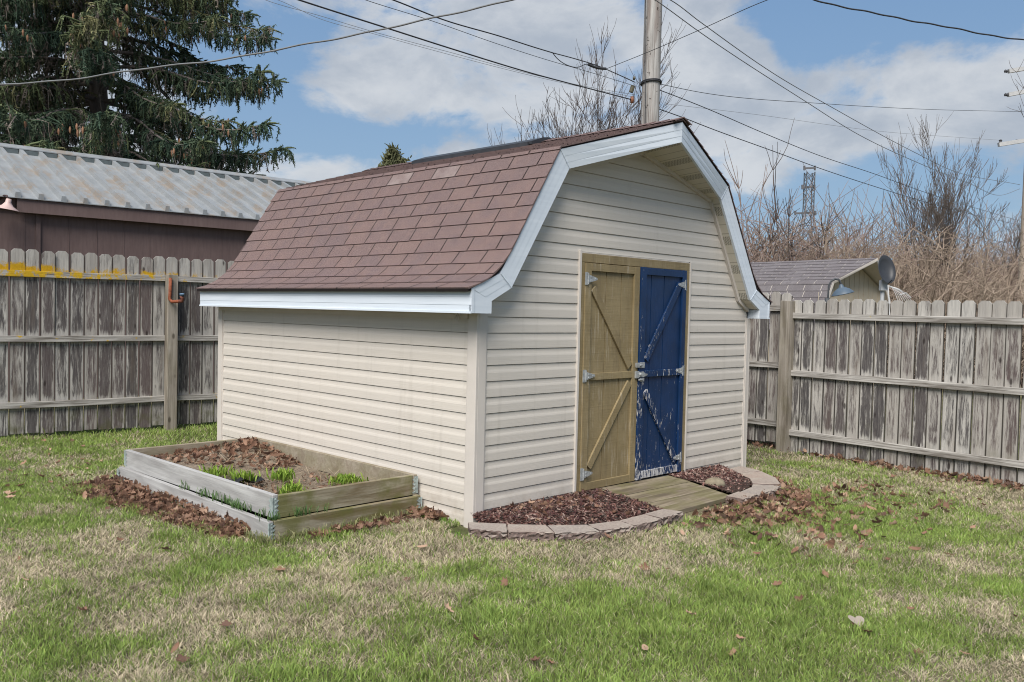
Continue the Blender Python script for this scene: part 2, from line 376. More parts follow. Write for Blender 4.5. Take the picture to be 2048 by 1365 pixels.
# ------------------------------------------------------------------ ground and grass
def axis_pts(lo, hi, fine_lo, fine_hi, step):
    mid = np.arange(fine_lo, fine_hi+1e-6, step)
    a = fine_lo-np.geomspace(.5, fine_lo-lo, 16)[::-1]; b = fine_hi+np.geomspace(.5, hi-fine_hi, 16)
    return np.concatenate([a, mid, b])
xs, ys = axis_pts(-900, 900, -12, 12, .25), axis_pts(-300, 1800, -2, 22, .25)
XX, YY = np.meshgrid(xs, ys); ZZ = gz(XX, YY)+(vnoise(XX, YY, .9, 3)-.5)*.02*(np.abs(XX) < 14)
nx, ny = len(xs), len(ys)
V = np.stack([XX, YY, ZZ], -1).reshape(-1, 3); ii = (np.arange(ny-1)[:, None]*nx+np.arange(nx-1)).ravel()
Q = np.stack([ii, ii+1, ii+nx+1, ii+nx], -1)
def lawn_fn(nt):
    p = nt.pos(); a = nt.noise(p, 1.3, 5, .6); b = nt.noise(p, 24, 4, .7); c = nt.noise(p, 90, 3, .7)
    col = nt.mix(nt.rng(a, .38, .62), (.12, .14, .055), (.27, .23, .15)); col = nt.mix(nt.rng(b, .35, .7), nt.mix(.55, col, (.03, .028, .015)), col)
    return nt.mix(nt.rng(c, .3, .7), nt.mix(.5, col, (.035, .03, .02)), col), nt.bump(b, .02)
m_lawn = material('lawn_soil', lawn_fn, 1, spec=.05)
tag(np_mesh('lawn', V, Q, m_lawn, k=4), kind='structure')

def vcol_fn(var=.2, sc=8):
    def fn(nt):
        c = nt.attr('Col', 'Color'); n = nt.noise(nt.pos(), sc, 3)
        return nt.mix(nt.rng(n, .3, .7), nt.mix(var, c, (.01, .01, .006)), c)
    return fn
def leafy(name, rough=.6, tr=.35):
    m = bpy.data.materials.new(name); m.use_nodes = True; t = m.node_tree; nt = NT(t); b = t.nodes['Principled BSDF']
    c = nt.attr('Col', 'Color'); nt.put(b.inputs['Base Color'], c); b.inputs['Roughness'].default_value = rough; b.inputs['Specular IOR Level'].default_value = .2
    d = nt.n('ShaderNodeBsdfTranslucent'); nt.put(d.inputs[0], c); mx = nt.n('ShaderNodeMixShader'); mx.inputs[0].default_value = tr
    t.links.new(b.outputs[0], mx.inputs[1]); t.links.new(d.outputs[0], mx.inputs[2]); t.links.new(mx.outputs[0], t.nodes['Material Output'].inputs[0])
    return m
m_grass = leafy('grass_blades'); m_leafy = leafy('soft_leaves')

BED = (.53, 2.99, -1.29, -.02)         # v0, v1, u0, u1 of the raised bed in the shed's frame
def arc_u():                            # outer edge of the stone border: v as a function of u
    return np.array([-.22, -.07, .16, .44, .95, 1.35, 2.06, 2.43, 2.79, 3.11, 3.47, 3.56]), np.array([-.26, -.44, -.63, -.81, -.87, -.84, -.83, -.82, -.80, -.67, -.36, -.08])
def blocked(x, y, pad=0.0):
    u, v = to_shed(x, y); au, av = arc_u()
    b = (u > -.02-pad) & (u < SW+.02+pad) & (v > -.02-pad) & (v < SL+.02+pad)
    b |= (v > BED[0]-pad) & (v < BED[1]+pad) & (u > BED[2]-pad) & (u < BED[3]+pad)
    vv = np.interp(u, au, av, left=9, right=9)
    return b | ((v > vv-.01) & (v < .1) & (u > -.22) & (u < 3.56))
SPOTS = [(1100, 1090, .85, .42, 1), (1350, 1120, .6, .25, .8), (820, 1110, .5, .2, .45), (100, 1110, .8, .35, .6), (330, 1290, .6, .2, .7), (650, 1180, .6, .22, .55), (1800, 960, 1.2, .6, .7), (1950, 1280, .5, .25, .4), (60, 920, .9, .5, .35), (1550, 990, .7, .5, .5), (900, 1230, .7, .2, .35),
         (1650, 1200, 1.0, .5, -1.1), (1300, 1250, .8, .3, -.5), (1900, 1080, .8, .4, -.5), (520, 1110, .5, .3, -.5), (200, 860, 1.5, .6, -.6), (1150, 1300, .8, .25, -.4), (60, 1330, .5, .25, -.4), (1450, 1300, .7, .3, -.4), (480, 1230, .4, .2, -.3), (1700, 1040, .5, .25, -.5), (1000, 1180, .35, .15, -.35)]
def dryness(x, y):
    d = .45+(vnoise(x, y, 1.1, 11)-.5)*.55+(vnoise(x, y, .42, 12)-.5)*.75+(vnoise(x, y, .16, 13)-.5)*.75
    for px, py, rx, ry, k in SPOTS:
        c = on_ground(px, py); d += .34*k*np.exp(-((x-c.x)/rx)**2-((y-c.y)/(ry*2))**2)
    return np.clip(d, 0, 1)
pts = []
for (x0, x1, y0, y1, dens) in ((-3.0, 3.3, 2.9, 5.2, 16000), (-4.4, 4.8, 5.2, 7.2, 10000), (-5.8, 5.8, 7.2, 9.6, 5600), (-7, 5.5, 9.6, 12.2, 2400), (-3.6, -3.0, 2.9, 5.2, 3000), (3.3, 4.0, 2.9, 5.2, 3000), (-5.2, -4.4, 5.2, 7.2, 2500), (4.8, 5.4, 5.2, 7.2, 2500), (-6.8, -5.8, 7.2, 9.6, 1500), (-6, -3.6, 2.5, 5.2, 800), (4.0, 6.5, 2.5, 5.2, 800), (-3.6, 4, 1.0, 2.9, 900)):
    n = int((x1-x0)*(y1-y0)*dens); q = rng.random((n, 2)); pts.append(np.stack([x0+(x1-x0)*q[:, 0], y0+(y1-y0)*q[:, 1]], -1))
P = np.concatenate(pts); P = P[~blocked(P[:, 0], P[:, 1], -.01)]
# nothing grows on the far side of the fences
fl = lambda x, y: (y-9.56)-.788*(x+5.61) > .15
fr = lambda x, y: (y-8.28)+1.41*(x-4.90) > .1
P = P[~(fl(P[:, 0], P[:, 1]) | ((P[:, 0] > 1.5) & fr(P[:, 0], P[:, 1])))]
n = len(P); d = dryness(P[:, 0], P[:, 1]); r = rng.random(n)
isdry = r < np.clip((d-.5)*1.15+.53, .12, .90)
dist = np.hypot(P[:, 0], P[:, 1])
h = (.020+.026*rng.random(n))*(1+.25*vnoise(P[:, 0], P[:, 1], .3, 21)); h *= 1+.75*np.clip((vnoise(P[:, 0], P[:, 1], .11, 77)-.62)*4, 0, 1); h[isdry] *= .8; wdv = .6+.9*rng.random(n)**2
u_, v_ = to_shed(P[:, 0], P[:, 1]); nearfence = np.exp(-np.abs((P[:, 1]-9.56)-.788*(P[:, 0]+5.61))/.35); h *= 1+.9*nearfence*(P[:, 0] < -2)
wd = .0012+.0007*dist*.32; wd = wd*wdv
ang = rng.random(n)*2*np.pi; lean = .25+.75*rng.random(n)**1.3; lean[isdry] += .45
la = rng.random(n)*2*np.pi; L = np.stack([np.cos(la), np.sin(la)], -1)*lean[:, None]; wv = np.stack([np.cos(ang), np.sin(ang)], -1)*wd[:, None]
zb = gz(P[:, 0], P[:, 1])-.004
def ring(k, wk, hk): return P+L*(h*k)[:, None]+wv*wk, zb+h*hk/np.sqrt(1+lean**2*.6)
V = np.empty((n, 5, 3), np.float32)
for i, (k, wk, hk) in enumerate(((0, -1, 0), (0, 1, 0), (.32, -.85, .62), (.32, .85, .62), (.95, 0, 1))):
    xy, z = ring(k, wk, hk); V[:, i, :2] = xy; V[:, i, 2] = z
b5 = (np.arange(n)*5)[:, None]; T = np.concatenate([b5+np.array([0, 1, 3]), b5+np.array([0, 3, 2]), b5+np.array([2, 3, 4])])
cg = np.array([.20, .295, .075])*(.68+.8*rng.random((n, 1)))+np.array([.08, .05, .015])*rng.random((n, 1)); cd = np.array([.56, .48, .345])*(.62+.65*rng.random((n, 1)))
cc = np.where(isdry[:, None], cd, cg); br = (vnoise(P[:, 0], P[:, 1], .22, 31)[:, None]-.5); cc = np.clip(cc*(1+.35*br), 0, 1)
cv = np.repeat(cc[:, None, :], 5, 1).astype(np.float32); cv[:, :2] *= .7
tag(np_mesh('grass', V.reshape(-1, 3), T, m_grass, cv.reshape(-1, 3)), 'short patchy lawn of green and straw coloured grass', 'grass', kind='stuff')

# ------------------------------------------------------------------ dry leaves
def leaf_shape(seed, lobes=True):
    q = random.Random(seed); out = []; k = 17
    for i in range(k):
        t = i/k*2*math.pi; rr = 1-.22*abs(math.cos(t)) if not lobes else .62+.38*(math.cos(t*7+.3) > 0)*q.uniform(.7, 1.1)
        out.append((rr*math.cos(t)*(.62 if lobes else .5), rr*math.sin(t)))
    cx_, cy_ = q.uniform(.3, 1.1), q.uniform(.2, .8); ph = q.uniform(0, 6)
    f = lambda x, y: cx_*x*x*.9+cy_*y*y*.5*math.copysign(1, q.random()-.35 if False else 1)+.12*math.sin(3*y+ph)*x
    V = [(x, y, f(x, y)) for x, y in out]+[(x*.45, y*.45, f(x*.45, y*.45)-.03) for x, y in out]+[(0, 0, 0)]
    T = []
    for i in range(k):
        j = (i+1) % k; T += [(i, j, k+j), (i, k+j, k+i), (k+i, k+j, 2*k)]
    return np.array(V), np.array(T)
LEAVES = [leaf_shape(i, i % 4 != 3) for i in range(8)]
LC = np.array([(.22, .125, .085), (.29, .175, .12), (.17, .095, .065), (.36, .24, .17), (.26, .15, .10), (.12, .07, .052)])
def rot_mats(n, tilt):
    a, b, c = rng.random(n)*2*np.pi, rng.normal(0, tilt, n), rng.normal(0, tilt, n)
    ca, sa, cb, sb, cc_, sc_ = np.cos(a), np.sin(a), np.cos(b), np.sin(b), np.cos(c), np.sin(c); o, z = np.ones(n), np.zeros(n)
    m = lambda *r: np.stack(r, -1).reshape(-1, 3, 3)
    return m(ca, -sa, z, sa, ca, z, z, z, o) @ m(cb, z, sb, z, o, z, -sb, z, cb) @ m(o, z, z, z, cc_, -sc_, z, sc_, cc_)
def leaf_mass(name, pos, size, tilt, label, pal=LC, shapes=LEAVES, parent=None, cat='leaf litter'):
    n = len(pos); Vs, Ts, Cs = [], [], []; base = 0; idx = rng.integers(0, len(shapes), n); Rm = rot_mats(n, tilt); sc = size*(.45+1.0*rng.random(n)**1.4)
    for s, (lv, lt) in enumerate(shapes):
        w_ = np.where(idx == s)[0]
        if not len(w_): continue
        vv = np.einsum('nij,kj->nki', Rm[w_], lv)*sc[w_, None, None]+pos[w_][:, None, :]
        Vs.append(vv.reshape(-1, 3)); Ts.append((lt[None]+(np.arange(len(w_))*len(lv))[:, None, None]+base).reshape(-1, 3)); base += len(w_)*len(lv)
        c = pal[rng.integers(0, len(pal), len(w_))]*(.75+.5*rng.random((len(w_), 1))); Cs.append(np.repeat(c, len(lv), 0))
    return tag(np_mesh(name, np.concatenate(Vs), np.concatenate(Ts), m_leafy, np.concatenate(Cs), parent), label, cat, kind='stuff')
def shed_xyz(u, v, z):
    return np.stack([C0.x+B.x*u+A.x*v, C0.y+B.y*u+A.y*v, z+gz(C0.x+B.x*u+A.x*v, C0.y+B.y*u+A.y*v)], -1)
# along the long grey side of the bed
n = 2400; v = .75+2.3*rng.random(n); wdt = .16+.24*np.clip((v-.7)/2.0, 0, 1); k = rng.random(n)**.8; u = BED[2]-.01-k*wdt
leaf_mass('leaf_litter', shed_xyz(u, v, .012+(1-k)**1.2*.085*rng.random(n)), .034, .75, 'long drift of brown leaves against the grey side of the raised bed')
# before the ramp and the stones on the right
n = 620; u = 1.45+2.1*rng.beta(1.4, 1.6, n); k = rng.random(n)**1.25; au, av = arc_u(); v = np.interp(u, au, av)-.01-k*(.10+.50*np.exp(-((u-2.3)/.75)**2)+.15)
leaf_mass('leaf_litter', shed_xyz(u, v, .01+(1-k)*.04*rng.random(n)), .042, .6, 'brown leaves heaped on the grass below the ramp and stone border', LC*1.05)
n = 260; u = .9+3.4*rng.random(n); v = -.95-1.1*rng.random(n)**1.4
leaf_mass('leaf_litter', shed_xyz(u, v, .02+.02*rng.random(n)), .038, .6, 'thin spread of brown leaves over straw grass right of the stone border', LC*1.1)
n = 480; t = rng.random(n); fx = 2.9+2.35*t; fy = 8.28-1.41*(fx-4.90); k = rng.random(n)**1.6*.28
leaf_mass('leaf_litter', np.stack([fx-.8*k-.04, fy-.6*k-.04, gz(fx, fy)+.02+.03*rng.random(n)], -1), .04, .7, 'brown leaves caught along the foot of the right fence')
n = 120; v = .22+.32*rng.random(n); u = -.03-.14*rng.random(n)
leaf_mass('leaf_litter', shed_xyz(u, v, .015+.06*rng.random(n)), .035, .8, 'brown leaves caught between raised bed end and shed wall')
n = 130; v = .50-.10*rng.random(n); u = -1.05+.95*rng.random(n)
leaf_mass('leaf_litter', shed_xyz(u, v-.01, .012+.03*rng.random(n)), .033, .7, 'brown leaves under the mossy end board of the raised bed')

m_leaf1 = leafy('dry_leaf', .7, .25)
spots = []
for i in range(34): spots.append((rng.uniform(0, 235), rng.uniform(885, 1010)))
for i in range(18): spots.append((rng.uniform(1420, 1760), rng.uniform(985, 1090)))
for i in range(14): spots.append((rng.uniform(1560, 2040), rng.uniform(920, 1010)))
spots += [(1590, 1020), (1610, 1015), (1860, 1055), (1850, 1062), (1720, 1095), (1740, 1100), (1830, 1095), (1515, 1115), (1507, 1095), (1365, 1075), (1335, 1148), (1555, 1178), (1600, 1210), (1713, 1258), (1735, 1274), (1820, 1222), (1930, 1312), (2030, 1230), (1835, 1315), (1900, 1105), (1945, 1050), (1880, 1130), (1710, 1130), (1775, 1120), (1650, 1155), (1690, 1000), (1290, 1147), (930, 1125), (845, 1103), (1010, 1177), (895, 1230), (815, 1170), (1070, 1335), (1100, 1340), (453, 1262), (365, 1333), (350, 1310), (165, 1233), (40, 1128), (20, 1068), (215, 1025), (560, 1150), (330, 1108), (50, 1170), (240, 1090), (1000, 1075), (1215, 1083), (1175, 1095), (1465, 1320), (1480, 1290), (1290, 1310), (1380, 1240), (170, 1000), (120, 960), (100, 905), (950, 1290)]
lm = []
for s, (lv, lt) in enumerate(LEAVES):
    for q in range(2):
        c = LC[(s*2+q) % 6]*(1.1+.2*q); me = bpy.data.meshes.new('leaf'); me.from_pydata([tuple(x) for x in lv], [], [tuple(map(int, t)) for t in lt]); me.update()
        a = me.attributes.new('Col', 'FLOAT_COLOR', 'POINT'); arr = np.ones((len(lv), 4), np.float32); arr[:, :3] = c; a.data.foreach_set('color', arr.ravel())
        me.materials.append(m_leaf1); lm.append(me)
for i, (px, py) in enumerate(spots):
    q = on_ground(px, py); z = float(gz(q.x, q.y))
    if bool(blocked(np.array([q.x]), np.array([q.y]))[0]): continue
    o = bpy.data.objects.new('dry_leaf', lm[int(rng.integers(0, len(lm)))]); COL.objects.link(o); o.location = (q.x, q.y, z+.030)
    sc = rng.uniform(.024, .046); o.scale = (sc, sc, sc); o.rotation_euler = (rng.normal(0, .35), rng.normal(0, .35), rng.random()*6.28)
    tag(o, 'dry brown fallen leaf lying alone on the lawn', 'leaf', 'single dry leaves scattered over the lawn')
q = on_ground(1713, 1258); o = bpy.data.objects.new('dry_leaf', bpy.data.meshes.new('leaf')); COL.objects.link(o)
hv = []
for i in range(20):
    t = i/20*2*math.pi; hv.append((.8*math.sin(t)**3, .65*math.cos(t)-.25*math.cos(2*t)-.1*math.cos(3*t), .1*math.sin(t)**2))
o.data.from_pydata(hv+[(0, 0, .0)], [], [(i, (i+1) % 20, 20) for i in range(20)]); a = o.data.attributes.new('Col', 'FLOAT_COLOR', 'POINT'); a.data.foreach_set('color', [.38, .32, .27, 1]*21); o.data.materials.append(m_leaf1)
o.location = (q.x, q.y, .04); o.scale = (.055,)*3; o.rotation_euler = (.5, .1, .2); tag(o, 'pale heart-shaped leaf in the green grass', 'leaf')
#PART2
# ------------------------------------------------------------------ the shed
shed = empty('garden_shed', C0, SH_RZ, 'beige vinyl sided gambrel shed with brown shingle roof and one tan and one blue door', 'shed')
EXP = .1143
PROF = [(0, .0100), (.10, .0100), (.50, .0093), (.58, .0078), (.68, .0052), (.78, .0040), (.955, .0032), (.97, -.004), (1.0, -.004)]
def prof_out(z):
    t = (z/EXP) % 1.0
    return float(np.interp(t, [p[0] for p in PROF], [p[1] for p in PROF]))
def half_width(z):                      # inside line of the gable outline, measured from the centre line
    return float(np.interp(z, [0, 1.55, 1.60, 1.69, 2.60, 2.89], [1.80, 1.80, 1.80, 1.615, 1.06, .0]))
def siding(geo, place, zmax, spans):    # place(s, out, z); spans(z) gives the runs at a height
    k = 0
    while k*EXP < zmax-1e-4:
        z0 = k*EXP; ts = [p[0] for p in PROF]; zs = sorted(set([z0+t*EXP for t in ts]+[z for z in (.083, 2.006) if z0 < z < z0+EXP]))
        zs = [z for z in zs if z <= zmax+1e-6]
        for i in range(len(zs)-1):
            za, zb_ = zs[i], zs[i+1]
            oa = prof_out(za+1e-6); ob = prof_out(zb_-1e-6)
            for (a0, a1), (b0, b1) in zip(spans(za+1e-5, zb_), spans(zb_-1e-5, za)):
                if a1-a0 < .002 and b1-b0 < .002: continue
                geo.face([place(a0, oa, za), place(a1, oa, za), place(b1, ob, zb_), place(b0, ob, zb_)])
        for a0, a1 in spans(z0+1e-5, z0+.01):          # the lip under the course
            geo.face([place(a0, -.004, z0), place(a1, -.004, z0), place(a1, .0100, z0), place(a0, .0100, z0)])
        k += 1
g = G(); siding(g, lambda s, o, z: (-o, s, z), 1.50, lambda z, zo: [(.05, SL-.05)]); g.build('side_wall', m_siding, shed)
def fspan(z, zo):
    hw = half_width(z)+(.02 if z > 1.6 else 0); c = SW/2
    if .083 < z < 2.006: return [(c-hw, 1.06), (2.615, c+hw)]
    return [(c-hw, c+hw)]
g = G(); siding(g, lambda s, o, z: (s, -o, z), 2.90, fspan); g.build('gable_wall', m_siding, shed)
g = G(); siding(g, lambda s, o, z: (SW+o, s, z), 1.50, lambda z, zo: [(.05, SL-.05)][::1]); g.build('side_wall', m_siding, shed)
g = G(); c = SW/2
back = [(c+sx*half_width(z), SL, z) for sx, zz in ((-1, (0, 1.6, 1.69, 2.6)), (0, (2.89,)), (1, (2.6, 1.69, 1.6, 0))) for z in zz]
g.prism(back, (0, -.05, 0)); g.build('rear_wall', m_siding, shed)
def corner_post(x, y, sx, sy, wx, wy, z1=1.508):
    g = G(); g.box(min(x, x-sx*wx), max(x, x-sx*wx), min(y+sy*.021, y), max(y+sy*.021, y), -.02, z1)
    g.box(min(x, x+sx*.021), max(x, x+sx*.021), min(y+sy*.021, y-sy*wy), max(y+sy*.021, y-sy*wy), -.021, z1)
    g.box(min(x-sx*wx, x-sx*(wx+.014)), max(x-sx*wx, x-sx*(wx+.014)), min(y, y+sy*.014), max(y, y+sy*.014), -.02, z1-.001)
    g.box(min(x, x+sx*.014), max(x, x+sx*.014), min(y-sy*wy, y-sy*(wy+.014)), max(y-sy*wy, y-sy*(wy+.014)), -.02, z1-.001)
    return g.build('corner_trim', m_beige, shed, bevel=.003)
corner_post(0, 0, -1, -1, .075, .07); corner_post(SW, 0, 1, -1, .05, .07); corner_post(0, SL, -1, 1, .06, .06); corner_post(SW, SL, 1, 1, .06, .06)
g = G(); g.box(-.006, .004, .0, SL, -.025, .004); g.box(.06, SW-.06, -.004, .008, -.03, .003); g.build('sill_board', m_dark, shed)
g = G(); g.box(-.030, .0, .07, SL-.06, 1.468, 1.507); g.build('frieze_trim', m_beige, shed)

# roof profile: (distance from the centre line, height)
FRONT, BACK = -.13, 3.83
PRO = [(2.065, 1.672), (1.93, 1.722)]
for i in range(9):                      # the flared kick at the eave
    t = i/8; a_, b_, c_ = (1.93, 1.722), (1.775, 1.79), (1.655, 1.965)
    PRO.append(tuple((1-t)**2*a_[j]+2*t*(1-t)*b_[j]+t*t*c_[j] for j in (0, 1)))
PRO += [(1.17, 2.745), (0, 3.105)]
PRO = [p for i, p in enumerate(PRO) if i == 0 or math.dist(p, PRO[i-1]) > 1e-4]
SARC = [0]
for i in range(1, len(PRO)): SARC.append(SARC[-1]+math.dist(PRO[i], PRO[i-1]))
S_KNEE = SARC[-2]; S_TOP = SARC[-1]
def prof(s):
    x = float(np.interp(s, SARC, [p[0] for p in PRO])); z = float(np.interp(s, SARC, [p[1] for p in PRO])); return x, z
def pnorm(s):
    x0, z0 = prof(max(s-.01, 0)); x1, z1 = prof(min(s+.01, S_TOP)); d = Vector((x1-x0, z1-z0)).normalized(); return Vector((-d.y, d.x))*(-1)
def front_y(s): return FRONT-.012 if s < S_KNEE else FRONT-.012-.27*(s-S_KNEE)/(S_TOP-S_KNEE)
def roof_pt(side, s, y, lift=0):
    x, z = prof(s); nn = pnorm(s); x += nn.x*lift; z += nn.y*lift
    return (SW/2+side*x, y, z)
deck = G()
for side in (-1, 1):
    ss = sorted(set(SARC))
    for i in range(len(ss)-1):
        a, b = ss[i], ss[i+1]; fa, fb = front_y(a+1e-6)+.01, front_y(b-1e-6)+.01
        top = [roof_pt(side, a, fa), roof_pt(side, a, BACK), roof_pt(side, b, BACK), roof_pt(side, b, fb)]
        bot = [roof_pt(side, a, fa, -.022), roof_pt(side, a, BACK, -.022), roof_pt(side, b, BACK, -.022), roof_pt(side, b, fb, -.022)]
        deck.hexa(bot+top)
roof = deck.build('roof', m_deck, shed)
sh = G(); q = random.Random(5)
def lay_shingles(sh, side, s0, s1, y_back, fy, rp, expo, tab, worn=None, q=q):
    row = 0; s = s0
    while s < s1-.02:
        e = min(s+expo, s1)
        off = (row % 2)*tab/2+(row//2 % 3)*.07; y = y_back+off-tab*1.6
        y = y_back-off
        f0 = fy((s+e)/2)
        edges = [y_back]; yy = y_back-(tab-off % tab if off % tab else tab)
        while yy > f0+.03: edges.append(yy); yy -= tab
        edges.append(f0)
        for a, b in zip(edges[:-1], edges[1:]):
            gap = .0055; a2 = a-(gap if a != y_back else 0); b2 = b+(gap if b != f0 else 0)
            jit = q.uniform(-.0025, .0025); N = 4; col = (1, 1, 1)
            if worn and worn(row, (a+b)/2): col = (.0, 1, 1)
            rows_ = []
            for k in range(N+1):
                t = k/N; sx = s+(e-s)*t+(jit if 0 < k < N else jit if k == 0 else .012)
                sx = min(max(sx, 0), s1); lift = .0085*(1-t)+.0015
                rows_.append((rp(side, sx, a2, lift), rp(side, sx, b2 if b != f0 else fy(sx), lift)))
            idx = [[sh.vert(p, col) for p in r_] for r_ in rows_]
            for k in range(N): sh.f.append([idx[k][0], idx[k+1][0], idx[k+1][1], idx[k][1]])
            lip = [sh.vert(rp(side, min(max(s+jit, 0), s1), yv, .001), col) for yv in (a2, b2)]
            sh.f.append([lip[0], idx[0][0], idx[0][1], lip[1]])
            if b == f0:
                for k in range(N):
                    lo = [sh.vert(rp(side, min(s+(e-s)*t, s1), fy(min(s+(e-s)*t, s1)), -.004), col) for t in (k/N, (k+1)/N)]
                    sh.f.append([idx[k][1], idx[k+1][1], lo[1], lo[0]])
        s = e; row += 1
wornf = lambda row, y: row == 10 and (.80 < y < 1.15 or 1.55 < y < 1.9)
for side in (-1, 1): lay_shingles(sh, side, 0, S_TOP, BACK+.012, front_y, roof_pt, .1275, .305, wornf if side < 0 else None)
sh.build('shingles', m_shingle, roof, color=True)
g = G(); k = 0; y = front_y(S_TOP)-.004
while y < BACK:
    e = min(y+.14, BACK+.012); a = [(SW/2-.12, y, 3.105-.037+.016), (SW/2, y, 3.105+.024), (SW/2+.12, y, 3.105-.037+.016)]; b = [(p[0], e+.01, p[2]-.007) for p in a]
    g.face([a[0], a[1], b[1], b[0]]); g.face([a[1], a[2], b[2], b[1]]); g.face([a[0], (a[0][0], y, a[0][2]-.01), (a[1][0], y, a[1][2]-.01), a[1]]); g.face([a[1], (a[1][0], y, a[1][2]-.01), (a[2][0], y, a[2][2]-.01), a[2]]); y = e
g.build('ridge_cap', m_shingle, roof, color=True)
# ridge vent lying along the middle of the ridge
g = G(); y0, y1 = 1.05, 2.75
prf = [(-.24, 3.045), (-.24, 3.072), (-.08, 3.130), (0, 3.142), (.08, 3.130), (.24, 3.072), (.24, 3.045)]
ring = lambda y: [(SW/2+x, y, z) for x, z in prf]
for i in range(6): g.face([ring(y0)[i], ring(y0)[i+1], ring(y1)[i+1], ring(y1)[i]])
g.face(ring(y0)); g.face(ring(y1)[::-1]); g.box(SW/2-.262, SW/2-.2405, y0+.03, y1, 3.03, 3.062); g.build('ridge_vent', plain('ridge_vent_plastic', (.035, .037, .042), .2, 10, .55), shed)

# white aluminium fascia
def rake(side):
    g = G(); c = SW/2
    outer = [(2.025, 1.676), (1.76, 1.788), (1.17, 2.728), (0, 3.085)]; inner = [(1.835, 1.594), (1.645, 1.690), (1.06, 2.600), (0, 2.925)]; ys = [FRONT, FRONT, FRONT, FRONT-.27]
    fr = [0, .36, .68, 1]
    for i in range(3):
        for j in range(3):
            p = []
            for (k, f_) in ((i, fr[j]), (i+1, fr[j]), (i+1, fr[j+1]), (i, fr[j+1])):
                x = outer[k][0]+(inner[k][0]-outer[k][0])*f_; z = outer[k][1]+(inner[k][1]-outer[k][1])*f_; p.append(Vector((c+side*x, ys[k]-.0012*(2-j), z)))
            g.hexa([v+Vector((0, .022, 0)) for v in p]+p)
        for k in (i+1,):                 # mitre seam
            if k < 3: g.bar((c+side*outer[k][0], ys[k]-.006, outer[k][1]), (c+side*inner[k][0], ys[k]-.006, inner[k][1]), .004, .003, (0, 1, 0))
    ret = [(c+side*x, FRONT, z) for x, z in ((2.025, 1.676), (1.835, 1.594), (1.835, 1.508), (2.025, 1.508))]
    g.prism(ret, (0, .022, 0)); x = sorted((c+side*1.835, c+side*1.845)); g.box(x[0], x[1], FRONT+.0225, .0, 1.508, 1.594); return g.build('rake_fascia', m_fascia, shed)
for side in (-1, 1):
    rake(side); c = SW/2; g = G()
    for j, (za, zb_) in enumerate(((1.508, 1.563), (1.563, 1.618), (1.618, 1.676))):
        xo = 2.025+.0018*j; g.box(min(c+side*2.003, c+side*xo), max(c+side*2.003, c+side*xo), FRONT-.004, BACK, za, zb_)
    x = sorted((c+side*2.026, c+side*2.034)); g.box(x[0], x[1], FRONT-.004, BACK, 1.506, 1.520)
    g.build('eave_fascia', m_fascia, shed)
    g = G(); x = sorted((c+side*2.003, c+side*1.84)); g.box(x[0], x[1], FRONT+.022, BACK, 1.512, 1.52); g.build('eave_soffit', m_soffit, shed, color=True)
    g = G(); s = 0
    inner = [(1.835, 1.594), (1.645, 1.690), (1.06, 2.600), (0, 2.925)]; wall = [(1.80, 1.60), (1.612, 1.692), (1.065, 2.603), (0, 2.893)]; ys = [FRONT, FRONT, FRONT, FRONT-.27]
    for i in range(3):
        N = 24
        for k in range(N):
            t0, t1 = k/N, (k+1)/N; P2 = lambda L_, t: (L_[i][0]+(L_[i+1][0]-L_[i][0])*t, L_[i][1]+(L_[i+1][1]-L_[i][1])*t)
            d = math.dist(inner[i], inner[i+1])/N; c0 = (s/20, 0, 0); c1 = ((s+d)/20, 0, 0); s += d
            a0, a1, b0, b1 = P2(inner, t0), P2(inner, t1), P2(wall, t0), P2(wall, t1); y0 = ys[i]+(ys[i+1]-ys[i])*t0+.02; y1 = ys[i]+(ys[i+1]-ys[i])*t1+.02
            iv = [g.vert((c+side*a0[0], y0, a0[1]+.002), c0), g.vert((c+side*a1[0], y1, a1[1]+.002), c1), g.vert((c+side*b1[0], .0, b1[1]), c1), g.vert((c+side*b0[0], .0, b0[1]), c0)]; g.f.append(iv)
    g.build('rake_soffit', m_soffit, shed, color=True)
    g = G()
    for i in range(3):
        a = Vector((c+side*wall[i][0], -.02, wall[i][1]-.012)); b = Vector((c+side*wall[i+1][0], -.02, wall[i+1][1]-.012)); g.bar(a, b, .034, .030, (0, 1, 0))
    g.build('wall_channel', m_beige, shed)
g = G(); g.tube([(-.045+.0*k, .16+.018*math.cos(t), 1.472+.022*math.sin(t)) for k, t in enumerate(np.linspace(2.2, 7.2, 12))], .0035, 6); g.tube([(-.045, .16, 1.494), (-.045, .16, 1.512)], .0035, 6); g.build('screw_hook', m_beige, shed, True)

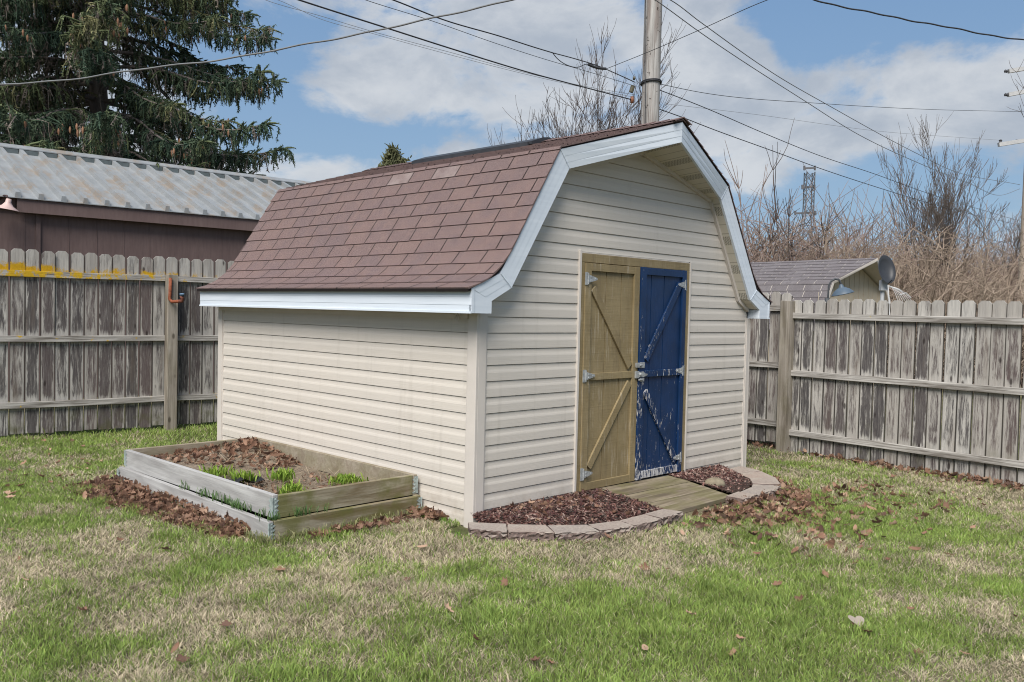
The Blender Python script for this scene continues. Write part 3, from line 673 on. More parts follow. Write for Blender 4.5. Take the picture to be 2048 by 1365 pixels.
# door frame, channel and the two doors
g = G(); g.box(1.085, 2.602, -.016, .02, 1.926, 1.995); g.box(1.085, 1.1275, -.016, .02, .10, 1.9255); g.box(2.531, 2.602, -.016, .02, .10, 1.9255); g.build('door_frame', m_tan, shed, bevel=.003)
g = G(); g.box(1.060, 1.084, -.024, .01, .076, 2.02); g.box(2.603, 2.622, -.024, .01, .076, 2.0); g.box(1.0845, 2.6025, -.024, .01, .076, .0955); g.box(1.0845, 2.6025, -.010, .0, 1.9955, 2.004); g.build('door_trim', m_beige, shed, bevel=.002)
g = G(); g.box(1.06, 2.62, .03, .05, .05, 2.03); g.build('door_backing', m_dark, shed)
def hinge(door, x, z, d):               # plate on the jamb, strap tapering over the door
    g = G(); y = -.045
    g.box(min(x, x-d*.032), max(x, x-d*.032), y+.012, y+.017, z-.05, z+.05); g.tube([(x, y+.008, z-.045), (x, y+.008, z+.045)], .006, 8)
    g.prism([(x+d*.004, y+.006, z-.032), (x+d*.105, y+.006, z-.009), (x+d*.112, y+.006, z), (x+d*.105, y+.006, z+.009), (x+d*.004, y+.006, z+.032)], (0, .004, 0))
    for dx, dz in ((.03, .012), (.03, -.012), (.085, 0)): g.lathe([(0, .003), (.005, .003), (.006, 0)], 8, Matrix.Translation((x+d*dx, y+.006, z+dz)) @ Matrix.Rotation(R(90), 4, 'X'))
    g.build('hinge', m_silver, door)
def make_door(x0, x1, z0, z1, st_l, st_r, seams, mat, mat_w, hx, hd, zr, braces, label, y=-.006, heavy=False):
    g = G(); es = [x0]+seams+[x1]
    for a, b in zip(es[:-1], es[1:]): g.box(a+.0045, b-.0045, y, y+.02, z0, z1)
    g.box(x0, x1, y+.014, y+.022, z0+.001, z1-.001)
    d = g.build('door', mat, shed); d['label'] = label
    for a, b in ((x0, st_l), (st_r, x1)): G().box(a, b, y-.021, y-.001, z0, z1).build('stile', mat, d, bevel=.003)
    for k, (a, b) in enumerate(zr): G().box(st_l+.001, st_r-.001, y-.020, y-.001, a, b).build('rail', mat_w if heavy and k != 0 else mat, d, bevel=.003)
    for (ax, az_), (bx, bz) in braces:
        v = Vector((bx-ax, 0, bz-az_)).normalized(); nrm = Vector((-v.z, 0, v.x))*.033; a = Vector((ax, y-.001, az_)); b = Vector((bx, y-.001, bz))
        G().prism([a+nrm, b+nrm, b-nrm, a-nrm] if True else 0, (0, -.0185, 0)).build('brace', mat_w, d, bevel=.003)
    for z in (1.797, 1.028, .246): hinge(d, hx, z, hd)
    return d
tan = make_door(1.130, 1.843, .108, 1.922, 1.206, 1.768, [1.413, 1.614], m_tan, m_tan, 1.152, 1, [(1.860, 1.921), (.99, 1.046), (.110, .172)], [((1.235, 1.725), (1.742, 1.085)), ((1.742, .952), (1.232, .29))], 'tan painted door with plank seams and two diagonal braces')
blu = make_door(1.849, 2.529, .112, 1.926, 1.925, 2.470, [2.02, 2.21], m_blue, m_blue_worn, 2.508, -1, [(1.862, 1.920), (.99, 1.046), (.118, .182)], [((2.44, 1.80), (1.952, 1.135)), ((1.952, .868), (2.442, .218))], 'dark blue door with peeling paint over white wood', y=-.016, heavy=True)
g = G(); y = -.048
g.box(1.805, 1.855, y, y+.02, 1.075, 1.115); g.box(1.862, 1.918, y+.002, y+.012, 1.070, 1.118)
g.tube([(1.838, y-.006, 1.095), (1.87, y-.006, 1.095)], .007, 8); g.build('latch', m_silver, blu, bevel=.002)
g = G(); g.box(1.80, 1.845, y+.004, y+.02, .985, 1.045); g.prism([(1.845, y, 1.038), (1.90, y, 1.040), (1.925, y, 1.022), (1.958, y, 1.018), (1.958, y, 1.006), (1.925, y, 1.0), (1.90, y, .992), (1.845, y, .994)], (0, .006, 0)); g.lathe([(.0, .018), (.012, .018), (.014, 0)], 10, Matrix.Translation((1.852, y, 1.016)) @ Matrix.Rotation(R(90), 4, 'X')); g.box(1.86, 1.915, y+.002, y+.012, .955, .985); g.tube([(1.83, y-.004, .972), (1.885, y-.004, .972)], .008, 8)
g.build('hasp', m_silver, blu, bevel=.001)

# ------------------------------------------------------------------ ramp, stones, mulch
rp = empty('wooden_ramp', S(1.85, -.38, 0), SH_RZ, 'weathered plank ramp with moss below the shed doors', 'ramp')
tl, tr, br_, bl = Vector((1.335, -.028, .112)), Vector((2.39, -.028, .098)), Vector((2.27, -.715, .034)), Vector((1.33, -.725, .034)); ro = Vector((1.85, -.38, 0))
NP = 6
for i in range(NP):
    t0, t1 = i/NP+.002, (i+1)/NP-.003
    p = [tl.lerp(bl, t0)-ro, tr.lerp(br_, t0)-ro, tr.lerp(br_, t1)-ro, tl.lerp(bl, t1)-ro]; j = rng.normal(0, .0015)
    G().hexa([v+Vector((0, 0, -.036+j)) for v in (p[3], p[2], p[1], p[0])]+[v+Vector((0, 0, j)) for v in (p[3], p[2], p[1], p[0])]).build('plank', m_ramp, rp, bevel=.002)
for u0, u1 in ((.012, .05), (.95, .988)):
    p = [tl.lerp(tr, u0)-ro, tl.lerp(tr, u1)-ro, bl.lerp(br_, u1)-ro, bl.lerp(br_, u0)-ro]
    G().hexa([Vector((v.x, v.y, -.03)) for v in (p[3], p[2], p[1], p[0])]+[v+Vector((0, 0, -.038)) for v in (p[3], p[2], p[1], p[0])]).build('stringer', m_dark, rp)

def block_fn(nt):
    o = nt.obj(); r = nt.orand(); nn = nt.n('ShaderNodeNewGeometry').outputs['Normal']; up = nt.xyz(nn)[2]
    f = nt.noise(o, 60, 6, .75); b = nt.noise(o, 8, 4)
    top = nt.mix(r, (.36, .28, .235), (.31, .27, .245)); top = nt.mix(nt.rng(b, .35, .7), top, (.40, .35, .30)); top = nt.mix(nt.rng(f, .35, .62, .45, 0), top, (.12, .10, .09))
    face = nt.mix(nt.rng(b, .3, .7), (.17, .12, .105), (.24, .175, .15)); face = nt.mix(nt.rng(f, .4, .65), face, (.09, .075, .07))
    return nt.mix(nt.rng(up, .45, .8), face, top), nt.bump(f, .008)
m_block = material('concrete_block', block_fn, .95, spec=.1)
outer = [(-.215, -.19), (-.075, -.42), (.15, -.635), (.43, -.80), (.72, -.865), (1.03, -.875), (1.33, -.865)]
inner = [(-.10, -.055), (.075, -.26), (.26, -.46), (.50, -.625), (.76, -.70), (1.05, -.705), (1.30, -.70)]
outer_r = [(2.17, -.88), (2.43, -.86), (2.74, -.85), (3.06, -.74), (3.33, -.54), (3.50, -.30), (3.56, -.04)]
inner_r = [(2.15, -.72), (2.40, -.69), (2.66, -.66), (2.87, -.56), (3.08, -.41), (3.22, -.23), (3.28, -.04)]
LBL = ['rough reddish edging block touching the shed corner post', 'edging block second from the shed corner post, long rough face', 'edging block third from the shed corner post', 'edging block fourth from the shed corner post, before the dark mulch', 'edging block next to last before the ramp, left side', 'flat edging block tucked against the front left corner of the ramp',
       'edging block against the front right corner of the ramp', 'edging block second from the ramp on its right side', 'edging block third from the ramp, right side, near the round stone', 'edging block on the outermost bend right of the mulch', 'edging block next to last before the right end of shed wall', 'last edging block below the right corner of the shed']
bi = 0
for O, I in ((outer, inner), (outer_r, inner_r)):
    for k in range(len(O)-1):
        a, b, c, d = Vector(O[k]), Vector(O[k+1]), Vector(I[k+1]), Vector(I[k]); m = (a+b+c+d)/4
        gp = lambda p: (m+(Vector(p)-m)*.975)-m
        zt = .066+rng.normal(0, .003); q = [gp(v) for v in (a, b, c, d)]; base = S(m.x, m.y); gzv = float(gz(base.x, base.y))
        N = 12; ge = G(); ring = []
        for (e0, e1, rough) in ((0, 1, .006), (1, 2, .003), (2, 3, .003), (3, 0, .003)):
            for t in range(N if e0 == 0 else 3):
                tt = t/(N if e0 == 0 else 3); ring.append((q[e0].lerp(q[e1], tt), rough))
        lv = [-.03, .004, .018, .034, .05, zt-.005, zt]
        idx = [[ge.vert((p.x*(1 if z < zt-.001 else .985)+rng.normal(0, r_)*(z < zt-.004), p.y*(1 if z < zt-.001 else .97)+rng.normal(0, r_)*(z < zt-.004), z)) for p, r_ in ring] for z in lv]
        n_ = len(ring)
        for i in range(len(lv)-1):
            for j in range(n_): ge.f.append([idx[i][j], idx[i][(j+1) % n_], idx[i+1][(j+1) % n_], idx[i+1][j]])
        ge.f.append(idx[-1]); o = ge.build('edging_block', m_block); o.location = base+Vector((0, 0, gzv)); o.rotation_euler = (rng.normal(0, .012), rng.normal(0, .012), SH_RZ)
        tag(o, LBL[bi], 'block', 'stone blocks edging the mulch bed'); bi += 1
# mulch: a low mound of soil under loose chips
m_mulch_soil = plain('mulch_soil', (.045, .028, .022), .4, 40, 1, bump=.02)
CHIP = (np.array([(-1, -.28, 0), (1, -.2, .1), (.9, .25, 0), (-.9, .3, .12)]), np.array([(0, 1, 2), (0, 2, 3)])); CHIP2 = (np.array([(-1, -.12, 0), (1, -.1, .2), (1, .1, .1), (-1, .16, 0)]), np.array([(0, 1, 2), (0, 2, 3)]))
MC = np.array([(.11, .05, .042), (.075, .035, .032), (.15, .075, .062), (.06, .032, .03), (.20, .13, .11), (.09, .045, .045)])
def mulch(u0, u1, label, pal):
    poly_u = np.concatenate([[p[0] for p in inner], [p[0] for p in inner_r]]); poly_v = np.concatenate([[p[1] for p in inner], [p[1] for p in inner_r]])
    us = np.linspace(u0, u1, 26); g = G(); ring = []
    hh = lambda u, v, lim: .045+.055*math.sin(min(1, (v-lim)/max(.02, -lim))*1.4)
    rows = []
    for u in us:
        lim = float(np.interp(u, poly_u, poly_v))+.02; rows.append([g.vert(tuple(S(u, lim+(0.0-lim)*t, hh(u, lim+(0-lim)*t, lim)+float(gz(*S(u, 0)[:2]))))) for t in np.linspace(0, 1, 9)])
    for i in range(len(rows)-1):
        for j in range(8): g.f.append([rows[i][j], rows[i+1][j], rows[i+1][j+1], rows[i][j+1]])
    o = g.build('mulch', m_mulch_soil, smooth=True); tag(o, label, 'mulch', kind='stuff')
    n = int(3800*(u1-u0)); u = u0+(u1-u0)*rng.random(n); lim = np.interp(u, poly_u, poly_v)+.02; k = rng.random(n); v = lim*(1-k); z = .047+.055*np.sin(np.minimum(1, k)*1.4)
    m_ = leaf_mass('chips', shed_xyz(u, v, z+.006*rng.random(n)), .021, .35, None, pal, [CHIP, CHIP2], o, None)
    return o
MC = np.concatenate([MC, [(.20, .13, .11), (.27, .20, .17), (.05, .04, .035)]]); mulch(-.02, 1.36, 'dark brown wood mulch left of the ramp, mixed with leaves', MC*1.4); mulch(2.34, 3.22, 'reddish bark mulch right of the ramp around a stone', MC*1.7)
n = 90; u = .25+1.05*rng.random(n); lim = np.interp(u, [p[0] for p in inner], [p[1] for p in inner]); k = rng.random(n)**.6; leaf_mass('leaf_litter', shed_xyz(u, lim*(1-k)*.95-.02, .055+.06*k), .032, .8, 'few brown leaves on the dark mulch by the shed wall')
q = on_ground(1430, 968, .07); g = G()
for i in range(9):
    ph = -math.pi/2+math.pi*i/8
    for k in range(16):
        t = 2*math.pi*k/16; rr = 1+.06*math.sin(3*t+i); g.vert((.092*rr*math.cos(ph)*math.cos(t), .075*rr*math.cos(ph)*math.sin(t), .055*math.sin(ph)))
for i in range(8):
    for k in range(16): g.f.append([i*16+k, i*16+(k+1) % 16, i*16+16+(k+1) % 16, i*16+16+k])
o = g.build('round_stone', plain('stone', (.20, .17, .12), .25, 25, .85, bump=.004), smooth=True); o.location = q; tag(o, 'rounded tan stone lying on the reddish mulch', 'stone')

# ------------------------------------------------------------------ raised bed
bed = empty('raised_bed', S((BED[2]+BED[3])/2, (BED[0]+BED[1])/2), SH_RZ, 'two tier raised garden bed of weathered boards with metal corners', 'garden bed')
bx, by = (BED[2]+BED[3])/2, (BED[0]+BED[1])/2
def bed_board(u0, u1, v0, v1, z0, z1, mat):
    g = G().box(-(u1-u0)/2, (u1-u0)/2, -(v1-v0)/2, (v1-v0)/2, 0, z1-z0); o = g.build('board', mat, bed, bevel=.004); o.location = ((u0+u1)/2-bx, (v0+v1)/2-by, z0); o.rotation_euler = (rng.normal(0, .004), 0, rng.normal(0, .003)); return o
for (v0, v1, u0, u1, z0, z1) in ((.53, 2.99, -1.29, -.035, -.03, .145), (.572, 2.962, -1.242, -.045, .146, .297)):
    t = .038
    bed_board(u0, u0+t, v0, v1, z0, z1, m_bed_grey); bed_board(u1-t, u1, v0, v1, z0, z1, m_bed_inner if z0 > 0 else m_bed_end)
    bed_board(u0+t+.001, u1-t-.001, v0, v0+t, z0, z1-.002, m_bed_end); bed_board(u0+t+.001, u1-t-.001, v1-t, v1, z0, z1-.002, m_bed_inner)
    for (u, v, du, dv) in ((u0, v0, 1, 1), (u1, v0, -1, 1), (u0, v1, 1, -1)):
        g = G(); H0, H1 = max(z0, .01)+.012, z1-.012; N = 12; bl_ = []
        wob = lambda k: .034+.014*math.sin(k*2.1)
        for k in range(N):
            za, zb_ = H0+(H1-H0)*k/N, H0+(H1-H0)*(k+1)/N
            a, b = wob(k), wob(k+1)
            g.face([(u-bx, v-dv*.003-by, za), (u+du*a-bx, v-dv*.003-by, za), (u+du*b-bx, v-dv*.003-by, zb_), (u-bx, v-dv*.003-by, zb_)])
            g.face([(u-du*.003-bx, v-by, za), (u-du*.003-bx, v+dv*a-by, za), (u-du*.003-bx, v+dv*b-by, zb_), (u-du*.003-bx, v-by, zb_)])
        for k in range(5):
            z = H0+(H1-H0)*(k+.5)/5; g.lathe([(0, .004), (.006, .003), (.007, 0)], 8, Matrix.Translation((u+du*.02-bx, v-dv*.002-by, z)) @ Matrix.Rotation(R(90*dv), 4, 'X'))
        g.tube([(u-du*.002-bx, v-dv*.002-by, H0), (u-du*.002-bx, v-dv*.002-by, H1)], .005, 6)
        g.build('corner_bracket', plain('grey_green_metal', (.33, .38, .37), .35, 25, .6, .3), bed)
g = G(); us = np.linspace(-1.20, -.085, 24); vs = np.linspace(.61, 2.92, 44)
for v in vs:
    for u in us: g.vert((u-bx, v-by, .180+.03*math.sin(v*2.2+1)+.028*(vnoise(np.array(u), np.array(v), .22, 41)-.5)+.04*max(0, (v-2.1))*max(0, 1+(u+.1)/.9)))
for i in range(len(vs)-1):
    for j in range(len(us)-1): g.f.append([i*24+j, i*24+j+1, i*24+25+j, i*24+24+j])
def soil_fn(nt):
    o = nt.obj(); a = nt.noise(o, 60, 5, .7); b = nt.noise(o, 6, 4, .6)
    c = nt.mix(nt.rng(a, .35, .65), (.13, .105, .082), (.31, .25, .195)); return nt.mix(nt.rng(b, .5, .7, 0, .5), c, (.30, .25, .18)), nt.bump(a, .02)
soil = g.build('soil', material('bed_soil', soil_fn, 1, spec=.05), bed, smooth=True)
def bed_pts(u, v, dz=0): return shed_xyz(u, v, .188+.03*np.sin(v*2.2+1)+.04*np.maximum(0, v-2.1)*np.maximum(0, 1+(u+.1)/.9)+dz)
n = 380; v = 2.90-.85*rng.random(n)**1.6; u = -.10-1.0*rng.random(n)**1.25*np.clip((v-1.7)/1.0, .2, 1)
leaf_mass('leaf_litter', bed_pts(u, v, .07*np.exp(-((v-2.75)/.22)**2-((u+.22)/.25)**2)*rng.random(n)+.02*rng.random(n)), .036, .8, 'heap of brown leaves in the back corner of the raised bed')
STRAW = (np.array([(-1, -.03, 0), (1, -.02, .25), (1, .03, .25), (-1, .03, 0)]), np.array([(0, 1, 2), (0, 2, 3)]))
n = 900; v = .66+2.0*rng.random(n); u = -1.15+1.03*rng.random(n)
leaf_mass('straw', bed_pts(u, v, .012+.012*rng.random(n)), .06, .22, 'dry straw and stalks scattered over the bed soil', np.array([(.34, .27, .18), (.26, .2, .13), (.42, .35, .25), (.18, .13, .09)]), [STRAW], None, 'straw')
n = 220; v = .75+.9*rng.random(n); u = -1.1+.9*rng.random(n); leaf_mass('leaf_litter', bed_pts(u, v, .01+.01*rng.random(n)), .024, .5, 'small leaf crumbs between green shoots in the bed')

def blades(name, centers, hmin, hmax, w_, c0, c1, label, cat, group=None, kind=None, lean=.5, parent=None):
    n = len(centers); centers = np.asarray(centers); h = hmin+(hmax-hmin)*rng.random(n); a = rng.random(n)*2*np.pi; l = lean*(.2+rng.random(n)); la = rng.random(n)*2*np.pi
    d = np.stack([np.cos(la), np.sin(la)], -1)*l[:, None]; sd_ = np.stack([np.cos(a), np.sin(a)], -1)*w_/2
    V = np.zeros((n, 7, 3)); prof_ = ((0, -.7, 0), (0, .7, 0), (.18, -1, .42), (.18, 1, .42), (.5, -.8, .78), (.5, .8, .78), (1, 0, 1))
    for i, (k, wk, hk) in enumerate(prof_):
        V[:, i, :2] = centers[:, :2]+d*(h*k)[:, None]+sd_*wk; V[:, i, 2] = centers[:, 2]+h*hk*(1-.35*l*k)
    b = (np.arange(n)*7)[:, None]; T = np.concatenate([b+np.array(q) for q in ((0,1,3),(0,3,2),(2,3,5),(2,5,4),(4,5,6))])
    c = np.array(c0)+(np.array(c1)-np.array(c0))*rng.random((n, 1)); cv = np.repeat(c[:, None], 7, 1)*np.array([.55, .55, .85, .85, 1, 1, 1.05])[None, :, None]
    return tag(np_mesh(name, V.reshape(-1, 3), T, m_leafy, cv.reshape(-1, 3), parent), label, cat, group, kind)
def z7(x, y): return 180+x/2.8444, 820+y/2.8444
for (px, py, rx, ry, n, lab) in ((722, 362, .17, .14, 110, 'lime green shoots nearest the grey long board'), (872, 388, .14, .08, 110, 'sparse low lime shoots between two fuller clumps'), (1097, 378, .13, .12, 110, 'full lime green clump in the middle of the bed'), (1150, 462, .17, .10, 120, 'lime green clump close to the bed front corner'), (1462, 410, .15, .085, 220, 'wide lime green clump by the mossy end board')):
    q = on_ground(*z7(px, py), .215); cs = np.stack([q.x+rng.normal(0, rx*.34, n), q.y+rng.normal(0, ry*.42, n), np.full(n, .192)], -1)
    blades('lily_shoots', cs, .05, .105, .012, (.13, .23, .03), (.33, .45, .08), lab, 'plant', 'lime green lily shoots in the raised bed', lean=.55)
q = on_ground(*z7(850, 400), .21); g = G(); N = 8
for i in range(N+1):
    for j in range(4): g.vert((q.x-.16+.34*i/N, q.y-.03+.035*j+.02*math.sin(i*1.3), .205+.02*math.sin(i*1.7+j)+.012*math.cos(j*2.1+i)))
for i in range(N):
    for j in range(3): g.f.append([i*4+j, i*4+4+j, i*4+5+j, i*4+1+j])
tag(g.build('plastic_scrap', m_black, smooth=True), 'crumpled black plastic scrap half buried in the bed soil', 'plastic scrap')
cs = []
for (px, py, n) in ((535, 440, 14), (640, 480, 22), (720, 500, 18), (790, 520, 28), (830, 545, 36), (880, 560, 20), (1050, 620, 26), (1210, 595, 34), (1310, 575, 10), (980, 600, 16)):
    q = on_ground(*z7(px, py+12), .148); cs.append(np.stack([q.x+rng.normal(0, .035, n), q.y+rng.normal(0, .03, n), np.full(n, .146)], -1))
cs = np.concatenate(cs); uu, vv = to_shed(cs[:, 0], cs[:, 1]); ok = ((uu < -1.245) & (uu > -1.29)) | ((vv < .57) & (vv > .535) & (uu < -.1)); 
uu2 = np.where((vv > .62) & (uu < -1.15), np.clip(uu, -1.285, -1.247), uu); vv2 = np.where((vv <= .62), np.clip(vv, .535, .568), vv)
blades('weeds', shed_xyz(uu2, vv2, .146), .03, .085, .006, (.09, .17, .06), (.16, .27, .09), 'small grass weeds on the ledge between the bed tiers', 'weeds', kind='stuff', lean=.5)
n = 900; per = rng.random(n); uu = np.where(per < .5, -.02-1.3*rng.random(n), -1.30-.05*rng.random(n)); vv = np.where(per < .5, .52-.06*rng.random(n)**1.5, .52+2.4*rng.random(n)**2.2)
blades('grass_fringe', shed_xyz(uu, vv, 0), .03, .10, .005, (.16, .22, .06), (.42, .38, .22), 'longer grass growing against the foot of the raised bed', 'grass', kind='stuff', lean=.6)
n = 260; uu = -.06-.06*rng.random(n); vv = .0+.5*rng.random(n); n2 = 260; uu = np.concatenate([uu, -.05+rng.normal(-.05, .12, n2)]); vv = np.concatenate([vv, -.10+rng.normal(-.05, .1, n2)]); ok = ~blocked(*shed_xyz(uu, vv, 0)[:, :2].T)
blades('grass_fringe', shed_xyz(uu[ok], vv[ok], 0), .03, .07, .005, (.12, .24, .04), (.2, .34, .06), 'bright grass at the near corner post of the shed', 'grass', kind='stuff', lean=.6)

# ------------------------------------------------------------------ fences
def picket_mesh(h, seed, rails, wd=.140):
    q = random.Random(seed); zs = sorted(set([0, .03]+[z for r_ in rails for z in (r_-.06, r_, r_+.06) if 0 < z < h-.06]+[(a+b)/2 for a, b in zip([0]+rails[:-1], rails)]+[h-.035]))
    val = lambda z: min(1, min([abs(z-r_) for r_ in rails]+[9])/.24) if z < max(rails) else .0
    g = G(); t = .0165; bays = []
    rows = []
    for z in zs:
        j = q.uniform(-.0012, .0012); row = []
        for x, y in ((-wd/2+j, -t/2), (0, -t/2-.0005), (wd/2+j, -t/2), (wd/2+j, t/2), (-wd/2+j, t/2)): row.append(g.vert((x, y, z))); bays.append(val(z))
        rows.append(row)
    cc = wd/2-.036; top = []
    for x, y in ((-cc, -t/2), (0, -t/2-.0005), (cc, -t/2), (cc, t/2), (-cc, t/2)): top.append(g.vert((x, y, h+q.uniform(-.002, .002)))); bays.append(0)
    rows.append(top)
    for a, b in zip(rows[:-1], rows[1:]):
        for k in range(5): g.f.append([a[k], a[(k+1) % 5], b[(k+1) % 5], b[k]])
    g.f.append(top); g.f.append(rows[0][::-1])
    return g, bays
def make_fence(root_name, label, p0, p1, spacing, z0, z1, rails, mp, mr, posts, sections):
    p0, p1 = Vector(p0), Vector(p1); d = (p1-p0); Ln = d.length; d.normalize(); root = empty(root_name, (p0.x, p0.y, 0), math.atan2(d.y, d.x), label, 'fence')
    prot = []
    for sd_ in range(5):
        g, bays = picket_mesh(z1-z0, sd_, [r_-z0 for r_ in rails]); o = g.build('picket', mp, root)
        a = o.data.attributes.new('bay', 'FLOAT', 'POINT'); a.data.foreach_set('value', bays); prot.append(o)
    n = int(Ln/spacing)
    for i in range(n):
        s = (i+.5)*spacing; k = i % 5 if i < 5 else int(rng.integers(0, 5)); o = prot[i] if i < 5 else copy_tree(prot[k], root)
        dz = next(v for (a, b, v) in sections if a <= s < b)+rng.normal(0, .006)
        o.location = (s, rng.normal(0, .0015), z0+dz); o.rotation_euler = (rng.normal(0, .003), rng.normal(0, .004), rng.normal(0, .008)); o.scale = (rng.uniform(.975, 1.0), 1, 1)
    for (a, b, v) in sections:
        for r_ in rails:
            N = max(3, int((b-a)/.35)); g = G(); L_ = b-a; sag = rng.uniform(.006, .014)
            ring = []
            for i in range(N+1):
                t = i/N; zz = -sag*4*t*(1-t)+rng.normal(0, .0015); ring.append([g.vert((a+L_*t, y, zz+z)) for y, z in ((-.052, -.034), (-.009, -.034), (-.009, .034), (-.052, .034))])
            for i in range(N):
                for k in range(4): g.f.append([ring[i][k], ring[i][(k+1) % 4], ring[i+1][(k+1) % 4], ring[i+1][k]])
            g.f.append(ring[0]); g.f.append(ring[-1][::-1]); o = g.build('rail', mr, root, bevel=.004); o.location.z = r_+v
    for s, w_, zt, y in posts:
        G().box(-w_/2, w_/2, -w_*.55, w_*.45, -.1, zt).build('post', m_post, root, bevel=.006).location = (s, y, 0)
    return root
# left fence: passes behind the raised bed towards the back corner
dl = Vector((.785, .619, 0)); q0 = on_ground(340, 851, .05); pl0 = q0-dl*3.2; pl1 = q0+dl*3.0
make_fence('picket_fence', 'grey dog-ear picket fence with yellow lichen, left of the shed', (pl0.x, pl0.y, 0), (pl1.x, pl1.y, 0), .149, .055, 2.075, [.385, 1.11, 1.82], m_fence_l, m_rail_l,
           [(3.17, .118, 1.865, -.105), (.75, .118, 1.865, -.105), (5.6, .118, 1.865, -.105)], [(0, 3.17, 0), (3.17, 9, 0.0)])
# right fence: from behind the shed towards the camera, a step up beyond the post
e0 = Vector((4.902, 8.28, 0)); e1 = Vector((3.332, 10.141, 0)); dr = (e0-e1).normalized()
pr0 = e1-dr*2.45; pr1 = e0+dr*1.6; PS = 2.45-.11
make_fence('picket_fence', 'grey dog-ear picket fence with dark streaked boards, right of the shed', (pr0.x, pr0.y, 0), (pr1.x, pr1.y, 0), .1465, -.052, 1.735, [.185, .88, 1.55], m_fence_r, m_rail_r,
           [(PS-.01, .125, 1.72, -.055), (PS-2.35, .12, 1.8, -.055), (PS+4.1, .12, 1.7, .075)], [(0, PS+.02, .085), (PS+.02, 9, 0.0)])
# rusty pipe fixed to the left fence post
pp = at(341, 556, 10.33); g = G(); m_rust = plain('rusty_pipe', (.22, .065, .03), .35, 30, .75)
d1 = at(339, 598, 10.33); d2 = at(358, 603, 10.25); d3 = at(361, 592, 10.22)
pipe = g.tube([pp, at(340, 590, 10.33), d1, at(344, 604, 10.32), d2], .019, 10).build('pipe_bracket', m_rust, None, True); tag(pipe, 'rusty bent pipe bracket fixed to the post of the left fence', 'pipe')
G().tube([d2, at(364, 603, 10.24), at(365, 597, 10.23), d3+Vector((0.01, 0, 0))], .021, 10).build('pipe_elbow', plain('brown_pipe', (.16, .06, .04), .3, 30, .6), pipe, True)
G().tube([at(364, 592, 10.22), at(364, 587, 10.22)], .026, 10).tube([at(361, 589, 10.2), at(368, 589, 10.2)], .010, 8).build('valve', plain('blue_valve', (.10, .16, .24), .2, 30, .5), pipe, True)

# ------------------------------------------------------------------ brown outbuilding behind the left fence
dB = Vector((.756, .655, 0)).normalized(); nB = Vector((-dB.y, dB.x, 0)); O0 = Vector((-7.41, 13.0, 0)); bz_r = math.atan2(dB.y, dB.x)
house = empty('outbuilding', O0, bz_r, 'long brown outbuilding with ribbed metal roof behind the left fence', 'building')
def brown_fn(nt):
    o = nt.obj(); a = nt.noise(nt.scale(o, (30, 30, 4)), 1, 4); b = nt.noise(o, 2, 4); fl_ = nt.noise(o, 11, 5, .8)
    c = nt.mix(nt.rng(b, .3, .7), (.125, .085, .080), (.155, .108, .10)); c = nt.mix(nt.rng(a, .4, .7, 0, .3), c, (.075, .048, .045)); return nt.mix(nt.rng(fl_, .735, .75), c, (.4, .36, .33))
m_brown = material('brown_siding', brown_fn, .75)
def metal_fn(nt):
    o = nt.obj(); a = nt.noise(nt.scale(o, (5, 1.0, 5)), 1, 5, .7); b = nt.noise(nt.scale(o, (10, 2.2, 9)), 1, 5, .7); f = nt.noise(o, 22, 4, .7)
    c = nt.mix(nt.rng(a, .35, .7), (.245, .26, .27), (.33, .345, .355)); c = nt.mix(nt.rng(f, .5, .7, 0, .3), c, (.25, .25, .24))
    bw = nt.n('ShaderNodeTexBrick'); bw.offset = .37; nt.put(bw.inputs['Vector'], nt.scale(o, (1, 1, 1))); bw.inputs['Scale'].default_value = 1; bw.inputs['Brick Width'].default_value = .31; bw.inputs['Row Height'].default_value = .38
    bw.inputs['Color1'].default_value = (0, 0, 0, 1); bw.inputs['Color2'].default_value = (1, 1, 1, 1); bw.inputs['Mortar Size'].default_value = 0
    rm = nt.math('MULTIPLY', nt.rng(b, .40, .54), nt.rng(nt.noise(nt.scale(o, (3, 1.6, 1)), 1, 3), .48, .60))
    c = nt.mix(nt.math('MULTIPLY', rm, .55), c, nt.mix(f, (.24, .165, .10), (.33, .26, .19))); return c
m_metal = material('galvanised_roof', metal_fn, .5, .25)
X0, X1 = -3.5, 9.5; EZ = 3.06; RW = 3.0; RZ = 4.17
g = G(); g.box(X0, X1, .17, RW*2-.1, -.2, EZ+.02); g.box(-.55, .12, .12, .168, -.2, EZ-.01) if False else None
for x0, x1, y in ((-3.5, .33, .11), (.36, 3.6, .125), (3.6, 9.5, .16)):
    g.box(x0, x1, y, .169, -.2, EZ-.005)
    for x in np.arange(x0+.4, x1-.1, .405): g.box(x, x+.012, y-.006, y+.001, -.2, EZ-.01)
g.box(.30, .36, .085, .16, -.2, EZ-.01)
g.prism([(X1-.01, .17, EZ), (X1-.01, RW, RZ-.04), (X1-.01, RW*2-.2, EZ)], (-.05, 0, 0)); g.prism([(X0+.06, .17, EZ), (X0+.06, RW, RZ-.04), (X0+.06, RW*2-.2, EZ)], (-.05, 0, 0)); g.build('wall', m_brown, house)
g = G(); g.box(.02, X1, -.03, 0, EZ-.235, EZ-.02); g.box(-3.5, .018, .06, .10, EZ-.20, EZ-.02); g.box(.02, X1, 0, .125, EZ-.06, EZ-.03); g.build('fascia_board', m_brown, house)
g = G(); sl = Vector((0, RW+.05, RZ-EZ)); y0 = -.06; zr = lambda y: EZ+(RZ-EZ)*(y)/RW
step = .312
x = X0+.05; prf_x = []
while x < X1:
    prf_x += [(x, 0), (x+.012, .080), (x+.072, .080), (x+.086, 0)]; x += step
prf_x = [(X0, 0)]+prf_x+[(X1, 0)]
